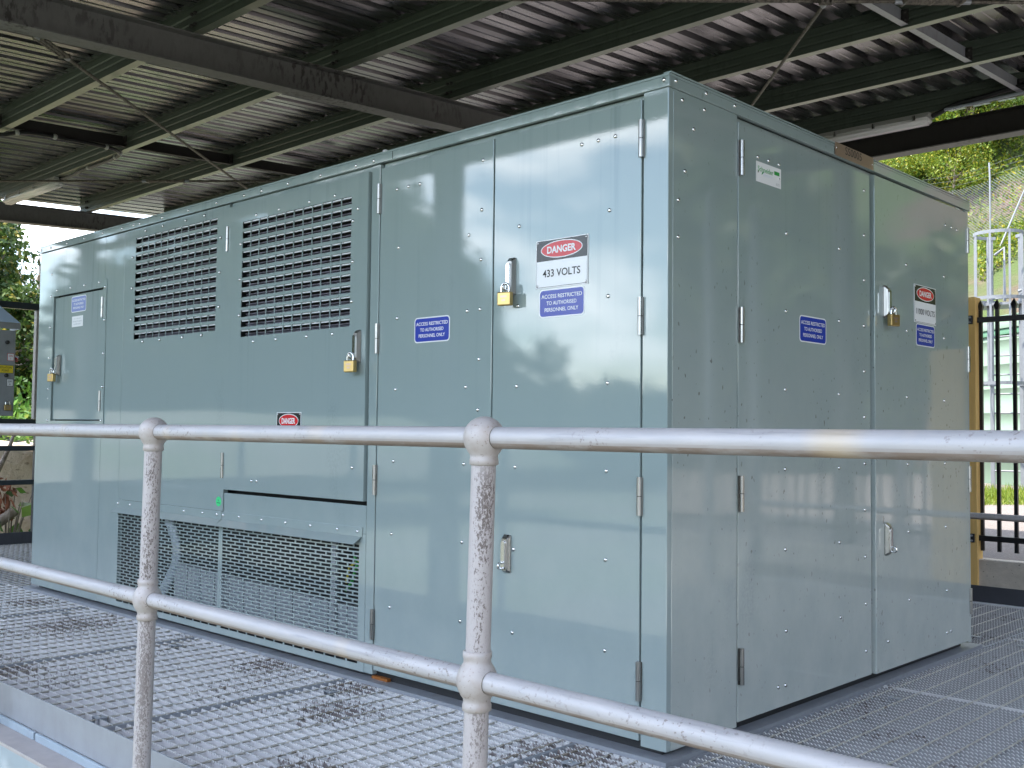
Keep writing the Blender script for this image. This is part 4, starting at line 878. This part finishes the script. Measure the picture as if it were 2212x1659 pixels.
for i in range(34000):
    s = rnd.uniform(15.2, 17.6) if i % 3 else rnd.uniform(15.0, 15.6); l = rnd.uniform(-1.5, 4.5); x, y = sl_xy(s+.2*math.sin(l*3), l); h = rnd.uniform(.05, .26) if s > 15.6 else rnd.uniform(.03, .12)
    p = Vector((x, y, .10)); a = rnd.uniform(0, 6.28); w = Vector((math.cos(a), math.sin(a), 0))*rnd.uniform(.006, .014); tip = p+Vector((rnd.uniform(-.1, .1), rnd.uniform(-.1, .1), h)); o = len(V); V += [tuple(p-w), tuple(p+w), tuple(tip)]; Fc.append((o, o+1, o+2))
mb = MB(); mb.add(V, Fc, 'grass_blade'); tag(mb.build('grass'), 'bright green grass at the foot of the green tank', 'grass', kind='stuff')
# --- left side: sandstone bank, creepers and trees
bm = bmesh.new(); bmesh.ops.create_cube(bm, size=1)
for v in bm.verts: v.co = Vector((-11.6+v.co.x*2.6, 2.6+v.co.y*6.5, .12+v.co.z*1.36))
bmesh.ops.subdivide_edges(bm, edges=list(bm.edges), cuts=14, use_grid_fill=True)
for v in bm.verts: c = v.co; c += Vector((.16*hash2(c.y*2.2, c.z*3), .05*hash2(c.x*4, c.z*4), .07*hash2(c.x*1.6, c.y*2.6)))
mb = MB(); mb.bm(bm, 'sandstone', True); tag(mb.build('rock_ledge'), 'pale brown sandstone ledge seen between the dark rails at the left', 'rock')
mb = MB(); vs = []; n = 24
for i in range(n):
    for j in range(n):
        x = -12.0-i*1.2; y = -14+j*1.8; vs.append((x, y, .66+min(i*.12, .7)+.12*hash2(x, y) if i else .3))
mb.add(vs, [(i*n+j, i*n+j+1, (i+1)*n+j+1, (i+1)*n+j) for i in range(n-1) for j in range(n-1)], 'yard_ground', True); tag(mb.build('bank'), kind='structure')
G2 = 'trees on the left bank'
vA = make_tree('creeper_tree', 'tall creeper-covered tree filling the left edge of the picture', (-15.6, 2.95, .9), 3.85, 1.08, 'leaf_vine', 24000, .12, 21, 52, .15, 1.25, G2, spread=.46)
vB = make_tree('creeper_tree', 'shorter creeper-covered tree next to the kiosk left edge', (-15.0, 3.95, .9), 2.35, .95, 'leaf_vine', 11000, .11, 22, 34, .15, 1.3, G2, bare=5, spread=.46)
vC = make_tree('sapling', 'thin sapling with sparse twigs against the white sky at the left', (-16.2, 4.35, 1.1), 3.3, .55, 'leaf_far', 330, .08, 24, 14, .6, 1.0, None, bare=12, spread=.3)
clone(vA, (-18.2, 4.0, 1.0), 1.12, 2.6, 'creeper-covered tree behind the tall one at the left edge'); clone(vB, (-13.9, 2.6, .8), .8, 4.0, 'leafy shrub under the switch box at the left edge'); clone(vB, (-16.5, 1.2, 1.1), 1.3, 1.0, 'leafy tree left of the picture on the bank')
V = []; Fc = []; rnd = random.Random(5)
for i in range(7000):
    x = rnd.uniform(-15.5, -10.9); y = rnd.uniform(.5, 6.2); leaf(V, Fc, Vector((x, y, .86+max(0, -12-x)*.25+rnd.uniform(-.05, .38))), rnd.uniform(.05, .15), rnd, -.4, .55)
mb = MB(); mb.add(V, Fc, 'leaf_bank'); tag(mb.build('ground_cover'), 'bright green weeds along the top of the sandstone ledge', 'weeds', kind='stuff')
t = thing('broadleaf_plant', 'low plant with large green leaves in front of the sandstone ledge', 'plant', None, (-9.2, 1.45, -.62)); V = []; Fc = []; sb = MB()
for i in range(46):
    a = rnd.uniform(0, 6.28); r_ = rnd.uniform(.05, .55); p = Vector((r_*math.cos(a)*.8, r_*math.sin(a), rnd.uniform(.3, 1.02))); sb.tube([(0, 0, 0), p*.6+Vector((0, 0, .1)), p], [.012, .008, .004], 'bark', 4); leaf(V, Fc, p, rnd.uniform(.12, .24), rnd, .1, .75)
sb.build('stems', t); mb = MB(); mb.add(V, Fc, 'leaf_bank'); mb.build('leaves', t)
t = thing('fallen_branch', 'bare branch leaning against the sandstone ledge with rust-red dead leaves', 'branch', None, (-9.0, 1.2, -.6)); mb = MB()
mb.tube([(0, -.25, .3), (-.15, .02, .95), (-.4, .32, 1.40), (-.7, .5, 1.62)], [.05, .035, .022, .012], 'bark', 7); mb.tube([(.1, -.35, .25), (.02, .0, .62), (0, .25, .78)], [.07, .062, .05], 'bark', 8); mb.build('limb', t); V = []; Fc = []
for i in range(90): leaf(V, Fc, Vector((-.2+rnd.uniform(-.06, .06), .20+rnd.uniform(-.08, .08), rnd.uniform(.75, 1.12))), rnd.uniform(.08, .16), rnd, .9, .3)
mb = MB(); mb.add(V, Fc, 'dead_leaf'); mb.build('dead_leaves', t)
# --- bush behind the photographer, seen only as reflections in the gloss paint
G3 = 'trees across the yard reflected in the gloss paint'
fA = make_tree('yard_tree', 'dark tree across the yard mirrored in the gloss doors', (-13, -27, -.6), 3.0, 3.4, 'leaf_far', 5200, .42, 31, 26, .25, 1.1, G3)
for i, (az, d, hgt) in enumerate(((188, 27, 2.9), (194, 30, 3.2), (199, 29, 3.0), (203.5, 31, 3.4), (207.5, 28, 6.4), (211, 31, 8.6), (214, 29, 9.0), (217.5, 30, 9.3), (220.5, 29, 7.9), (223, 27, 5.2), (226, 29, 3.3), (231, 28, 2.9), (236, 29, 3.1), (242, 30, 2.7), (247, 27, 2.5), (254, 31, 3.1), (262, 28, 2.8), (270, 30, 3.4), (279, 28, 3.0), (288, 30, 3.8), (298, 28, 3.6), (308, 30, 4.2), (319, 28, 4.6), (331, 30, 5.0))):
    a = R(az); c = clone(fA, (1.956+(d+5)*math.cos(a), 2.75+(d+5)*math.sin(a), -.6), hgt/3.3, i*1.3, 'dark tree across the yard mirrored in the gloss doors'); f = 3.3/hgt*1.02; c.scale.x *= f; c.scale.y *= f
for i in range(9):
    a = R(-10+i*10); d = 24+4*math.sin(i*3.1); c = clone(fA, (1.9+d*math.cos(a), -2.7+d*math.sin(a), -.6), 2.9+.8*math.sin(i*2.2), i*1.1, 'dark tree across the yard mirrored in the gloss doors'); c.scale.x *= .5; c.scale.y *= .5
t = thing('mirrored_pipe', 'two added galvanised pipes right of the picture, mirrored in the kiosk end', 'pipe')  # unseen pipes added for the bright bands mirrored in the right doors
for y in (3.95, 4.6): mb = MB(); mb.tube([(2.42, y, -.6), (2.42, y, 2.85)], .045, 'galv_plate', 14); mb.build('pipe', t)
